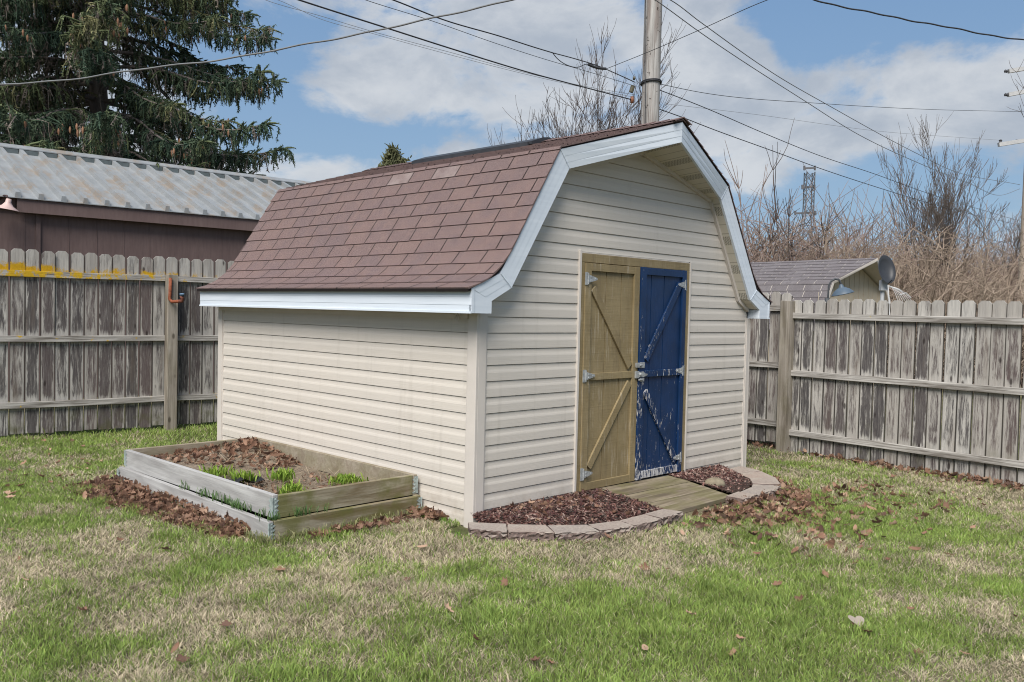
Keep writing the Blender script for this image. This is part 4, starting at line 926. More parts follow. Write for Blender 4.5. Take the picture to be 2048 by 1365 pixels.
for (ya, yb) in ((y0, RW-.02),):
    la = [g.vert((x, ya, zr(ya)+z)) for x, z in prf_x]; lb = [g.vert((x, yb, zr(yb)+z)) for x, z in prf_x]
    for i in range(len(prf_x)-1): g.f.append([la[i], la[i+1], lb[i+1], lb[i]])
    lc = [g.vert((x, ya, zr(ya)-.012)) for x, z in prf_x]
    for i in range(len(prf_x)-1): g.f.append([lc[i], lc[i+1], la[i+1], la[i]])
g.face([(X0, RW*2+.06, zr(y0)), (X1, RW*2+.06, zr(y0)), (X1, RW, RZ+.01), (X0, RW, RZ+.01)]); roofb = g.build('roof', m_metal, house)
g = G(); g.face([(X0, RW-.19, zr(RW-.19)+.10), (X1, RW-.19, zr(RW-.19)+.10), (X1, RW, RZ+.113), (X0, RW, RZ+.113)]); g.face([(X0, RW, RZ+.113), (X1, RW, RZ+.113), (X1, RW+.2, RZ-.02), (X0, RW+.2, RZ-.02)]); g.face([(X0, RW-.19, zr(RW-.19)+.10), (X1, RW-.19, zr(RW-.19)+.10), (X1, RW-.19, zr(RW-.19)+.082), (X0, RW-.19, zr(RW-.19)+.082)]); g.build('ridge_flashing', m_metal, roofb)
g = G(); x = X0+.05
while x < X1-.3: g.box(x+.09, x+step-.005, RW-.205, RW-.18, zr(RW-.2)-.005, zr(RW-.2)+.075); x += step
g.build('closure_strip', plain('dark_closure', (.10, .12, .125), .2, 12, .8), roofb)
# barn light on its wall
lp = at(16, 408, 12.75); g = G(); ax = Matrix.Translation(lp) @ Matrix.Rotation(R(12), 4, 'Y')
lamp = empty('barn_light', lp, 0, 'pale flared barn light on the brown outbuilding wall', 'light')
m_lampw = plain('pale_enamel', (.50, .36, .33), .1, 8, .45); m_inner = plain('dark_socket', (.05, .03, .03), .1, 8, .6)
g.lathe([(.02, .075), (.035, .07), (.04, .02), (.075, -.03), (.155, -.075), (.158, -.082), (.15, -.075), (.07, -.035), (.03, 0)], 24, Matrix.Rotation(R(10), 4, 'Y')); g.build('shade', m_lampw, lamp, True)
g = G(); g.tube([(-.0, .0, .07), (-.03, .02, .12), (-.12, .10, .13), (-.20, .17, .10), (-.24, .20, .06)], .013, 8); g.build('arm', m_inner, lamp, True)

# ------------------------------------------------------------------ trees
def tubes_np(name, polys, mat, sides, parent=None, col=None):
    Vs, Ts, Cs, base = [], [], [], 0
    ca = np.cos(2*np.pi*np.arange(sides)/sides); sa = np.sin(2*np.pi*np.arange(sides)/sides)
    for it in polys:
        P_ = np.asarray(it[0], float); rd = np.asarray(it[1], float); m = len(P_)
        t = np.gradient(P_, axis=0); t /= np.linalg.norm(t, axis=1)[:, None]+1e-9
        ref = np.array([.31, .95, .1]) if abs(t[0, 2]) > .7 else np.array([.05, .1, 1.0])
        x = np.cross(t, ref); x /= np.linalg.norm(x, axis=1)[:, None]+1e-9; y = np.cross(t, x)
        ring = P_[:, None]+(x[:, None]*ca[None, :, None]+y[:, None]*sa[None, :, None])*rd[:, None, None]
        Vs.append(ring.reshape(-1, 3)); i = np.arange(m-1)[:, None]*sides; k = np.arange(sides)[None]; k2 = (k+1) % sides
        Ts.append((np.stack([i+k, i+k2, i+sides+k2, i+sides+k], -1).reshape(-1, 4))+base); base += m*sides
        if col is not None: Cs.append(np.tile(it[2], (m*sides, 1)))
    return np_mesh(name, np.concatenate(Vs), np.concatenate(Ts), mat, np.concatenate(Cs) if col is not None else None, parent, 4)
def bark(name, c1, c2):
    def fn(nt):
        o = nt.obj(); a = nt.noise(nt.scale(o, (9, 9, 2)), 1, 5, .7); return nt.mix(nt.rng(a, .3, .7), c1, c2), nt.bump(a, .02)
    return material(name, fn, .95, spec=.1)
m_bark = bark('grey_bark', (.085, .068, .058), (.165, .138, .12)); m_sprbark = bark('spruce_bark', (.12, .10, .095), (.25, .215, .20)); m_twig = bark('red_brown_twigs', (.19, .135, .11), (.31, .235, .20)); m_tanbrush = bark('tan_twigs', (.24, .185, .14), (.38, .305, .24))
m_dbark = bark('dark_bark', (.07, .055, .05), (.13, .105, .095))

def bare_tree(name, base, height, spread, trunk_r, seed, label, mat, stems=1, group=None, dense=1.0, cat='tree', upright=.5, fork=.28, twig=.008):
    q = np.random.default_rng(seed); big, small = [], []
    def grow(p, d, ln, r, lev):
        n = 5 if lev < 2 else 4; pts = [np.array(p)]; d = np.array(d)/np.linalg.norm(d)
        for i in range(n):
            d = d+q.normal(0, .10 if lev else .05, 3)+np.array([0, 0, upright*.14]); d /= np.linalg.norm(d); pts.append(pts[-1]+d*ln/n)
        tip = max(twig*.6, r*.35); rr = np.linspace(r, tip, n+1); (big if r > .028 else small).append((pts, rr))
        if lev >= 4 or ln < .35: return
        nb = int((5 if lev == 0 else 5 if lev == 1 else 4)*dense+q.random())
        for k in range(nb):
            t = q.uniform(fork if lev == 0 else .2, 1); i = min(int(t*n), n-1); pt = pts[i]+(pts[i+1]-pts[i])*(t*n-i)
            dd = pts[i+1]-pts[i]; dd = dd/np.linalg.norm(dd); s = q.normal(0, 1, 3); s -= dd*s.dot(dd); s /= np.linalg.norm(s)+1e-9
            a = q.uniform(.35, .85)*spread; nd = dd*math.cos(a)+s*math.sin(a); grow(pt, nd, ln*q.uniform(.42, .68), max(twig, (r+(tip-r)*t)*q.uniform(.45, .7)), lev+1)
    base = np.array(base)
    for s in range(stems):
        an = q.uniform(0, 6.28); ti = (0 if stems == 1 else q.uniform(.12, .42))*spread; b = base+np.array([math.cos(an), math.sin(an), 0])*(.12 if stems > 1 else 0)
        grow(b, (math.cos(an)*ti, math.sin(an)*ti, 1), height*q.uniform(.55, .72), trunk_r*(1 if stems == 1 else q.uniform(.5, 1)), 0)
    root = empty(name, base, 0, label, cat, group); inv = -base
    def put(nm, L_, sides):
        if L_: tubes_np(nm, [(np.array(p)+inv, r) for p, r in L_], mat, sides, root)
    put('trunk', big, 7); put('crown', small, 3); return root

def spruce(px, d, label):
    base = at(px, 640, d); base.z = 0; q = np.random.default_rng(77); root = empty('spruce_tree', base, 0, label, 'tree'); Ht = 17.5
    tr = [((.12*math.sin(z*.5)-.017*z, .05*math.cos(z*.7), z), max(.03, .31*(1-z/Ht)**.8)) for z in np.linspace(-.2, Ht, 24)]
    limbs = [([p for p, r in tr], [r for p, r in tr])]; fol, cones = [], []
    GREENS = np.array([(.045, .075, .05), (.07, .10, .06), (.115, .14, .07), (.20, .195, .10), (.11, .105, .07)]); DEAD = np.array([(.22, .19, .165), (.17, .14, .12), (.28, .24, .21)])
    def spray(p, d0, ln, c, r0=.024):
        m = max(3, int(ln/.16)+1); pts = [p]; d_ = np.array(d0, float)
        for i in range(m): d_ = d_+np.array([0, 0, -.13])+q.normal(0, .12, 3); d_ /= np.linalg.norm(d_); pts.append(pts[-1]+d_*ln/m)
        fol.append((pts, np.concatenate([[.010], r0*q.uniform(.6, 1.15, m-1), [.004]]), c)); return pts
    z = 2.3
    while z < 16.3:
        nb = 6; a0 = q.random()*6.28
        for k in range(nb):
            az_ = a0+k*6.283/nb+q.normal(0, .25); u = (z-2)/(Ht-2); Lb = (6.2*(1-u)**.66+.3)*q.uniform(.72, 1.08)
            vis = z < 10.8 and (math.sin(az_) < .85)
            n = 12; d_ = np.array([math.cos(az_), math.sin(az_), .10]); p = np.array([0.12*math.sin(z*.5)-.017*z, 0, z]); pts = [p]
            for i in range(n):
                t = i/n; d_ = d_+np.array([0, 0, (-.075 if t < .55 else .10)+q.normal(0, .025)])+np.concatenate([q.normal(0, .03, 2), [0]]); d_ /= np.linalg.norm(d_); pts.append(pts[-1]+d_*Lb/n)
            limbs.append((pts, np.linspace(.055*(1-u)+.018, .008, n+1)))
            pts = np.array(pts); tone = q.random(); step = .07 if vis else .22
            for s in np.arange(.14*Lb, Lb, step):
                f = s/Lb*n; i = min(int(f), n-1); pt = pts[i]+(pts[i+1]-pts[i])*(f-i); td = pts[i+1]-pts[i]; td /= np.linalg.norm(td)
                t = s/Lb
                for side in (-1, 1):
                    if q.random() < .20+.6*max(0, .42-t): continue
                    sv = np.array([-td[1], td[0], 0])*side; dd = td*q.uniform(.35, .9)+sv*q.uniform(.5, 1.0)+np.array([0, 0, q.uniform(-.25, .2)]); dd /= np.linalg.norm(dd)
                    dead = q.random() < (.55 if t < .35 else .10); c = (DEAD[q.integers(0, 3)] if dead else GREENS[min(4, int(abs(q.normal(tone*3.0, .8))))])*q.uniform(.75, 1.3)
                    ln = q.uniform(.30, .75)*(1.15-.55*t); lat = spray(pt, dd, ln, c, .009 if dead else .020)
                    for h in range(3 if vis else 1):            # hanging twigs
                        j = q.integers(1, len(lat)); cc = (DEAD[q.integers(0, 3)] if dead or q.random() < .1 else c*q.uniform(.8, 1.25))
                        spray(lat[j], np.array([q.normal(0, .25), q.normal(0, .25), -1]), q.uniform(.15, .50)*(1.1-.35*t), cc, .008 if dead else .014)
                    if vis and t > .5 and q.random() < .05:
                        for h in range(q.integers(2, 5)): cones.append((lat[-1]+q.normal(0, .07, 3)))
                if vis and t > .3 and q.random() < .5: spray(pt, td*.8+np.array([0, 0, .75]), q.uniform(.12, .28), GREENS[1]*q.uniform(.9, 1.5), .018)
            spray(pts[-1], d_, .35, GREENS[2], .024)
        z += .42 if z < 10.5 else .6
    tubes_np('trunk', limbs, m_sprbark, 8, root)
    m_n = material('needles', vcol_fn(.45, 40), .7, spec=.1)
    tubes_np('crown', fol, m_n, 4, root, col=True)
    cp_ = [(np.array([c, c+np.array([0, 0, -.045]), c+np.array([0, 0, -.10]), c+np.array([0, 0, -.15])]), np.array([.008, .026, .024, .006]), np.array([.27, .145, .085])*q.uniform(.75, 1.25)) for c in cones]
    o = tubes_np('cones', cp_, material('cone_scales', vcol_fn(.4, 60), .8), 6, root, col=True); o['kind'] = 'stuff'
    # needles: short spikes that roughen every spray
    Vs, Cs = [], []
    for pts, rr, c in fol:
        if rr[1] < .0085 or pts[0][2] > 11: continue
        pts = np.array(pts); m = len(pts)-1
        k = m*9; i = q.integers(0, m, k); t = q.random(k)[:, None]; p = pts[i]*(1-t)+pts[i+1]*t; d_ = q.normal(0, 1, (k, 3)); d_ /= np.linalg.norm(d_, axis=1)[:, None]
        tip = p+d_*q.uniform(.035, .085, (k, 1))+np.array([0, 0, -.02]); w2 = q.normal(0, .008, (k, 3)); Vs.append(np.stack([p-w2, p+w2, tip], 1).reshape(-1, 3)); Cs.append(np.tile(c*1.1, (k*3, 1)))
    V_ = np.concatenate(Vs); np_mesh('needles', V_, np.arange(len(V_)).reshape(-1, 3), m_n, np.concatenate(Cs), root)
    return root
spruce(205, 22, 'tall drooping spruce with brown cones behind the metal roof')

def conifer_top(px, py, d, hh, label):
    tip = at(px, py, d); q = np.random.default_rng(5); root = empty('conifer_tree', (tip.x, tip.y, 0), 0, label, 'tree'); fol = []
    tubes_np('trunk', [([(0, 0, 0), (.1, 0, tip.z*.6), (0, 0, tip.z)], [.25, .15, .03])], m_sprbark, 6, root)
    for i in range(260):
        zz = tip.z-abs(q.normal(0, hh)); a = q.random()*6.28; r_ = (tip.z-zz)*.62+.10; p0 = np.array([0, 0, zz-.25]); d_ = np.array([math.cos(a)*r_*q.uniform(.3, 1.3)+.25*r_, math.sin(a)*r_, q.uniform(.05, .35)])
        fol.append(([p0, p0+d_*.5, p0+d_], [.02, .015, .008], np.array([.08, .07, .05])))
        for k in range(9):
            c0 = p0+d_*q.uniform(.35, 1.05)+q.normal(0, .07, 3); e_ = q.normal(0, .10, 3)+[0, 0, .07]; fol.append(([c0, c0+e_*.5, c0+e_], [.022, .03, .006], np.array([.11, .115, .06])*q.uniform(.6, 1.5)))
    tubes_np('crown', fol, material('far_needles', vcol_fn(.3), .8, spec=.1), 4, root, col=True); return root
conifer_top(785, 302, 34, .8, 'small conifer top showing above the shed roof slope')

# ------------------------------------------------------------------ poles, cables
def pole(px, d, r0, r1, h, label, mat):
    b = at(px, 600, d); root = empty('utility_pole', (b.x, b.y, 0), 0, label, 'utility pole'); g = G(); N = 10
    g.tube([(0, 0, -.3+(h+.3)*i/N) for i in range(N+1)], [r0+(r1-r0)*i/N for i in range(N+1)], 20); g.build('shaft', mat, root, True); return root, Vector((b.x, b.y, 0))
def pole_fn(nt):
    o = nt.obj(); a = nt.noise(nt.scale(o, (22, 22, 1.0)), 1, 5, .65); b = nt.noise(nt.scale(o, (7, 7, .8)), 1, 4); k = nt.noise(o, 13, 4, .6)
    f = nt.noise(nt.scale(o, (60, 60, 1.6)), 1, 4, .7); c = nt.mix(nt.rng(a, .36, .62), (.24, .228, .215), (.46, .445, .425)); c = nt.mix(nt.rng(f, .56, .68, 0, .8), c, (.07, .058, .05)); c = nt.mix(nt.rng(b, .48, .62, 0, .75), c, (.19, .155, .14)); c = nt.mix(nt.rng(k, .64, .68, 0, .9), c, (.05, .04, .035)); return c, nt.bump(a, .006)
pole1, b1 = pole(1290, 14, .155, .135, 9.0, 'weathered wooden utility pole rising behind the shed roof', material('pole_wood', pole_fn, .9, spec=.1))
loc = lambda px, py, d=14: at(px, py, d)-b1
m_wire = plain('cable_sheath', (.035, .036, .04), .2, 10, .6); m_wire2 = plain('grey_cable', (.16, .165, .17), .15, 10, .5)
g = G(); g.tube([loc(1291, -20, 13.842), loc(1290, 60, 13.838), loc(1290, 130, 13.836), loc(1290.5, 200, 13.834), loc(1290, 250, 13.832)], .008, 6); g.build('ground_wire', m_wire, pole1)
zb = loc(1290, 165).z
g = G(); 
for k, dz in ((0, 0), (1, -.02)): g.tube([(.158*math.cos(t), .158*math.sin(t), zb+dz+.018*math.sin(t*1.0+2.6)) for t in np.linspace(0, 2*math.pi, 25)], .012, 6)
g.build('cable_band', m_wire, pole1)
g = G(); ps = loc(1264, 200, 13.95); g.lathe([(0, -.06), (.024, -.05), (.034, 0), (.024, .05), (0, .06)], 12, Matrix.Translation(ps)); g.build('insulator', plain('orange_insulator', (.24, .10, .055), .2, 20, .4), pole1, True)
m_brk = plain('dark_bracket', (.10, .09, .06), .3, 20, .6)
for pa, pb, rr in ((loc(1270, 157, 13.95), loc(1266, 157, 13.95), .03), (loc(1262, 185, 13.95), loc(1266, 172, 13.95), .035), (loc(1308, 178, 13.95), loc(1316, 177, 13.9), .018)): G().tube([pa, pb], rr, 8).build('bracket', m_brk, pole1)
pole2, b2 = pole(2050, 30, .25, .17, 13.5, 'tan utility pole with short crossarms at the right picture edge', m_pole_far)
for y0_, y1_, x0_ in ((143, 138, 2017), (190, 184, 2016), (290, 282, 1997)):
    arm = G().bar(at(x0_, y0_, 29.8)-b2, at(2053, y1_-1, 29.8)-b2, .12, .13).build('crossarm', plain('grey_arm', (.42, .42, .42), .1, 9, .7), pole2)
    g = G()
    for xx in ((2001, 2033) if x0_ < 2000 else (2014,)):
        b_ = at(xx, y0_-(5 if x0_ < 2000 else 0), 29.8)-b2; g.lathe([(.03, -.03), (.06, .0), (.035, .03), (.06, .06), (.03, .09), (0, .1)], 8, Matrix.Translation(b_) if x0_ < 2000 else Matrix.Translation(b_) @ Matrix.Rotation(R(-90), 4, 'Y'))
    g.build('insulator', plain('dark_insulator', (.07, .07, .075), .1, 9, .4), arm)
def cable(points, d0, d1, r, label, mat=m_wire, wavy=0, ends=True):
    P_ = [np.array(p, float) for p in points]; acc = [0]
    for a, b in zip(P_[:-1], P_[1:]): acc.append(acc[-1]+np.linalg.norm(b-a))
    T_ = np.array(acc)/acc[-1]; N = max(24, len(P_)*14); ts = np.linspace(0, 1, N+1)
    xs_ = np.array([p[0] for p in P_]); ys_ = np.array([p[1] for p in P_])
    def cr_(v):                          # smooth interpolation through the points
        m = np.gradient(v, T_); out = []
        for t in ts:
            i = min(max(int(np.searchsorted(T_, t))-1, 0), len(T_)-2); h_ = T_[i+1]-T_[i]; s = (t-T_[i])/h_
            out.append((2*s**3-3*s*s+1)*v[i]+(s**3-2*s*s+s)*h_*m[i]+(-2*s**3+3*s*s)*v[i+1]+(s**3-s*s)*h_*m[i+1])
        return np.array(out)
    X_, Y_ = cr_(xs_), cr_(ys_); pts_ = []
    for i, t in enumerate(ts):
        d = 1/((1-t)/d0+t/d1); p = at(X_[i], Y_[i], d); 
        if wavy: p.z += wavy*(math.sin(i*.41)+.9*math.sin(i*.17+1))
        pts_.append(p)
    o_ = pts_[len(pts_)//2].copy(); obj_ = G().tube([p-o_ for p in pts_], r, 6).build('overhead_cable', mat, None, True); obj_.location = o_
    return tag(obj_, label, 'cable', 'overhead cables')
cable([(-60, 174), (0, 170), (130, 160), (300, 137), (470, 115), (640, 84), (775, 56), (885, 33), (1020, 0), (1090, -20)], 8.5, 7.0, .0074, 'thick wavy cable crossing in front of the spruce', m_wire2, .004)
cable([(560, -12), (640, 14), (775, 57), (900, 97), (1060, 146), (1180, 178), (1264, 200)], 9, 13.95, .0087, 'thick dark cable running to the orange insulator on the pole')
cable([(745, -14), (785, 0), (890, 41), (1000, 73), (1075, 97), (1105, 106)], 10, 13.2, .0081, 'upper dark cable from the top edge to the splice left of the pole')
cable([(1105, 106), (1115, 118), (1135, 131), (1155, 135), (1172, 129), (1195, 130)], 13.2, 13.6, .0062, 'short sagging jumper loop beside the splice left of the pole')
cable([(1105, 106), (1150, 118), (1195, 132), (1235, 149), (1270, 165)], 13.2, 13.9, .0074, 'dark spliced cable end tied to the pole band')
cable([(1176, 129), (1185, 133), (1200, 137), (1212, 138)], 13.5, 13.6, .0210, 'black cable splice sleeve hanging left of the pole')
cable([(690, -14), (730, 0), (860, 41), (1000, 90), (1100, 122), (1180, 145), (1268, 172)], 10, 13.95, .0037, 'thin cable second from the top left of the pole')
cable([(500, -12), (530, 0), (640, 32), (740, 62), (900, 105), (1060, 148), (1180, 175), (1270, 190)], 11, 13.95, .0031, 'faint thin cable just left of the thick dark cable', m_wire2)
cable([(520, -12), (560, 2), (640, 38), (740, 66), (900, 110), (1060, 151), (1180, 178), (1270, 195)], 11, 13.95, .0028, 'faintest thin cable, lowest of those left of the pole', m_wire2)
cable([(1570, -12), (1536, 0), (1400, 60), (1300, 103), (1213, 138)], 10, 13.6, .0043, 'thin cable rising right from the splice across the pole front')
cable([(1320, -10), (1340, 0), (1400, 44), (1564, 158), (1653, 209), (1827, 304), (1906, 342), (2040, 370)], 12, 29.9, .0068, 'upper of two long parallel cables sloping down to the right pole', m_wire2)
cable([(1295, -10), (1310, 0), (1400, 65), (1609, 202), (1716, 269), (1843, 329), (1938, 367), (2001, 391), (2040, 378)], 12, 29.9, .0068, 'lower of two long parallel cables with a sagging end at the right pole', m_wire2)
cable([(1308, 166), (1400, 185), (1650, 208), (1850, 219), (2048, 224), (2120, 226)], 14, 26, .0050, 'thin nearly level cable going right from the pole')
cable([(1309, 177), (1320, 181), (1400, 212), (1533, 269), (1640, 312), (1748, 348), (1850, 385), (1990, 428), (2048, 445)], 13.9, 34, .0068, 'dark cable leaving the pole right, upper of the two descending')
cable([(1308, 215), (1380, 241), (1400, 249), (1558, 307), (1631, 334), (1748, 373), (1843, 402), (1969, 435), (2060, 455)], 13.9, 34, .0074, 'dark cable passing behind the shed peak, lowest on the right')
cable([(1590, -12), (1628, 0), (1710, 19), (1773, 32), (1875, 51), (1954, 66), (2001, 74), (2048, 81), (2110, 90)], 7, 8, .0062, 'thick wavy cable in the upper right corner of the sky', m_wire, .003)
cable([(1330, 208), (1500, 228), (1780, 265), (1900, 274), (2001, 281)], 20, 29.8, .0037, 'faint level cable ending on the lowest crossarm of the right pole', m_wire2)

# ------------------------------------------------------------------ neighbour's shed and things beside it
nN = Vector((.6, -.8, 0)); peak = at(1755, 516, 15.0); NS_RZ = math.atan2(.6, .8)          # local x runs along the gable, y towards the back
nb = empty('garden_shed', (peak.x, peak.y, 0), NS_RZ, 'cream shed with grey shingle roof behind the right fence', 'shed'); pz = peak.z
PN = [(1.30, 1.30), (1.22, 1.42), (.84, pz-.44), (0, pz)]; SA = [0]
for i in range(1, 4): SA.append(SA[-1]+math.dist(PN[i], PN[i-1]))
def rp2(side, s, y, lift=0):
    x = float(np.interp(s, SA, [p[0] for p in PN])); z = float(np.interp(s, SA, [p[1] for p in PN])); i = min(int(np.searchsorted(SA, s-1e-6)), 3); i = max(i, 1)
    dx, dz = PN[i][0]-PN[i-1][0], PN[i][1]-PN[i-1][1]; l = math.hypot(dx, dz); return (side*(x+dz/l*lift), y, z-dx/l*lift)
fy2 = lambda s: .30 if s < SA[2] else .30-.30*(s-SA[2])/(SA[3]-SA[2])
g = G()
for side in (-1, 1):
    for i in range(3):
        a, b = SA[i], SA[i+1]; g.hexa([rp2(side, a, fy2(a)+.01, -.03), rp2(side, a, 4.2, -.03), rp2(side, b, 4.2, -.03), rp2(side, b, fy2(b)+.01, -.03)]+[rp2(side, a, fy2(a)+.01), rp2(side, a, 4.2), rp2(side, b, 4.2), rp2(side, b, fy2(b)+.01)])
nr = g.build('roof', m_soffit if False else m_beige, nb); sg = G(); rp_save = roof_pt
for side in (-1, 1): lay_shingles(sg, side, 0, SA[3], 4.21, fy2, rp2, .13, .34)
sg.build('shingles', m_shingle_grey, nr, color=True)
g = G(); g.prism([(-1.15, .42, -.3), (-1.15, .42, 1.36), (-.80, .42, pz-.475), (0, .42, pz-.055), (.80, .42, pz-.475), (1.15, .42, 1.36), (1.15, .42, -.3)], (0, 3.7, 0))
for x in np.arange(-1.05, 1.1, .15): g.box(x, x+.008, .414, .4205, -.3, pz-.06-abs(x)*.53)
g.build('wall', plain('cream_siding', (.48, .41, .31), .06, 6, .7), nb); g = G()
for side in (-1, 1):
    for i in (1, 2): g.bar(Vector(rp2(side, SA[i], fy2(SA[i])+.005, -.045)), Vector(rp2(side, SA[i+1], fy2(SA[i+1])+.005, -.045)), .02, .06, (0, 1, 0)) if False else g.hexa([rp2(side, SA[i], fy2(SA[i])-.004, -.055), rp2(side, SA[i], fy2(SA[i])+.016, -.055), rp2(side, SA[i+1], fy2(SA[i+1])+.016, -.055), rp2(side, SA[i+1], fy2(SA[i+1])-.004, -.055), rp2(side, SA[i], fy2(SA[i])-.004, -.004), rp2(side, SA[i], fy2(SA[i])+.016, -.004), rp2(side, SA[i+1], fy2(SA[i+1])+.016, -.004), rp2(side, SA[i+1], fy2(SA[i+1])-.004, -.004)])
g.build('rake_fascia', m_beige, nb)

# satellite dish
dp = at(1772, 540, 13.6); dish = empty('satellite_dish', (dp.x, dp.y, 0), 0, 'dark grey satellite dish on a mast beside the cream shed', 'satellite dish'); dl_ = Vector((0, 0, dp.z))
ax = Matrix.Translation(dl_) @ Matrix.Rotation(R(14), 4, 'Z') @ Matrix.Rotation(R(74), 4, 'X') @ Matrix.Diagonal((.50, .76, .85, 1))
m_dish = plain('dish_grey', (.034, .037, .043), .12, 8, .4); g = G(); g.lathe([(.001, -.05), (.12, -.042), (.22, -.018), (.30, .022), (.305, .028), (.30, .030), (.22, -.008), (.12, -.032), (.001, -.04)], 36, ax); g.build('reflector', m_dish, dish, True)
g = G(); g.tube([(0, .10, -.1), (0, .10, dp.z-.22), (0, .06, dp.z-.12)], .03, 10); g.box(-.05, .05, .03, .12, dp.z-.32, dp.z-.16); g.build('mast', plain('grey_mast', (.45, .46, .47), .1, 9, .5), dish)
g = G(); e = ax @ Vector((0, -.30, .0)); tip_ = ax @ Vector((.0, -.18, .36)); g.tube([e, e.lerp(tip_, .35)], .009, 6); g.build('feed_arm', m_dish, dish)
# gooseneck yard lamp
lb = at(1655, 600, 11.6); yl = empty('yard_lamp', (lb.x, lb.y, 0), 0, 'dark blue gooseneck barn lamp on a thin post behind the right fence', 'lamp'); L_ = lambda px, py: at(px, py, 11.6)-Vector((lb.x, lb.y, 0)); m_navy = plain('blue_grey_enamel', (.075, .105, .14), .15, 9, .45)
g = G(); g.tube([(0, 0, 0), L_(1656, 600), L_(1657.5, 572), L_(1662, 563), L_(1670, 558.5), L_(1678, 560), L_(1682, 568), L_(1682.5, 572)], .013, 8); g.box(-.03, .03, -.02, .02, lb.z-.12, lb.z+.02); g.build('post', plain('dark_tube', (.05, .055, .06), .1, 9, .5), yl, True)
g = G(); c_ = L_(1682, 572); g.lathe([(.018, .02), (.03, .0), (.035, -.02), (.06, -.035), (.10, -.06), (.145, -.105), (.148, -.115), (.14, -.11), (.06, -.045), (0, -.03)], 28, Matrix.Translation(c_) @ Matrix.Rotation(R(-14), 4, 'Y')); g.build('shade', m_navy, yl, True)
# white wire hoops
hp = at(1800, 603, 12.6); hoops = empty('wire_rack', (hp.x, hp.y, 0), 0, 'white curved wire rack behind the right fence below the dish', 'rack'); hz = Vector((hp.x, hp.y, 0)); g = G(); q_ = random.Random(4)
for i in range(7):
    x0_, x1_ = 1768+i*3, 1797+i*4.2; yt = 570-i*1.4+i*i*.10
    pts_ = []
    for t in np.linspace(0, 1, 9): pts_.append(at(1775+(x1_-1775)*t+i*.6, 571+.9*i*(1-t)*.7+(606-571)*t**2.1, 12.6+.05*i)-hz)
    g.tube(pts_, .0035, 5)
g.tube([at(1776, 571, 12.6)-hz, at(1778, 600, 12.6)-hz, at(1779, 640, 12.6)-hz], .008, 6); g.tube([at(1800, 590, 12.8)-hz, at(1812, 586, 12.9)-hz, at(1822, 596, 12.9)-hz], .006, 5); g.build('wires', plain('white_wire', (.6, .6, .6), .1, 8, .5), hoops)

# ------------------------------------------------------------------ lattice tower, far off
tb = at(1612, 560, 120); tw = empty('lattice_tower', (tb.x, tb.y, 0), 0, 'grey lattice mast with antennas far beyond the brush', 'tower'); g = G(); zt = at(1612, 345, 120).z
wd_ = lambda z: .55+max(0, (zt-6-z))*.16
lv = [0, 4, 7.5, 10.5, 13, 15.2, 17, 18.6, 20.1, zt]
for sx_ in (-1, 1):
    for sy_ in (-1, 1):
        g.tube([(sx_*wd_(z), sy_*wd_(z), z) for z in lv], .075, 5)
for a, b in zip(lv[:-1], lv[1:]):
    for s1, s2, ax_ in ((-1, 1, 0), (1, -1, 0), (-1, 1, 1), (1, -1, 1)):
        for o_ in (-1, 1):
            p = (s1*wd_(a), o_*wd_(a), a) if ax_ == 0 else (o_*wd_(a), s1*wd_(a), a); r_ = (s2*wd_(b), o_*wd_(b), b) if ax_ == 0 else (o_*wd_(b), s2*wd_(b), b); g.tube([p, r_], .04, 4)
g.build('mast', plain('galvanised_lattice', (.10, .105, .115), .1, 4, .7), tw); g = G()
for yy, x0_, x1_ in ((375, 1604, 1630), (427, 1590, 1632), (337, 1608, 1631)): g.bar(at(x0_, yy, 120)-Vector((tb.x, tb.y, 0)), at(x1_, yy-1, 120)-Vector((tb.x, tb.y, 0)), .28, .22); g.tube([at(x0_+1, yy+4, 120)-Vector((tb.x, tb.y, 0)), at(x0_+1, yy-5, 120)-Vector((tb.x, tb.y, 0))], .16, 5); g.tube([at(x1_-1, yy+4, 120)-Vector((tb.x, tb.y, 0)), at(x1_-1, yy-5, 120)-Vector((tb.x, tb.y, 0))], .16, 5)
g.build('antenna_arms', plain('dark_antenna', (.12, .12, .13), .1, 4, .7), tw)

# ------------------------------------------------------------------ bare trees and brush
def gp(px, d): v = at(px, 640, d); return (v.x, v.y, -.1)
bare_tree('bare_tree', gp(1135, 30), 8.5, .66, .13, 3, 'bare many-stemmed tree behind the shed roof, left of the pole', m_dbark, 12, None, .85, 'tree', .8, .25, .0085)
bare_tree('bare_tree', gp(1885, 30), 7.0, .60, .12, 8, 'large bare tree with fan crown right of the brush', m_bark, 7, None, .85, 'tree', .85, .22, .0075)
bare_tree('bare_tree', gp(1815, 40), 7.6, .6, .11, 9, 'smaller bare tree left of the large fan-crowned one', m_bark, 4, None, .8, 'tree', .8, .2, .008)
bare_tree('bare_tree', gp(1975, 42), 6.2, .7, .14, 10, 'low bare tree between the fan-crowned tree and right pole', m_bark, 3, None, .95, 'tree', .5, .2, .008)
bare_tree('bare_tree', gp(2160, 20), 7.6, 1.15, .08, 12, 'bare tree reaching in from the right edge by the tan pole', m_dbark, 3, None, .6, 'tree', .5, .28, .006)
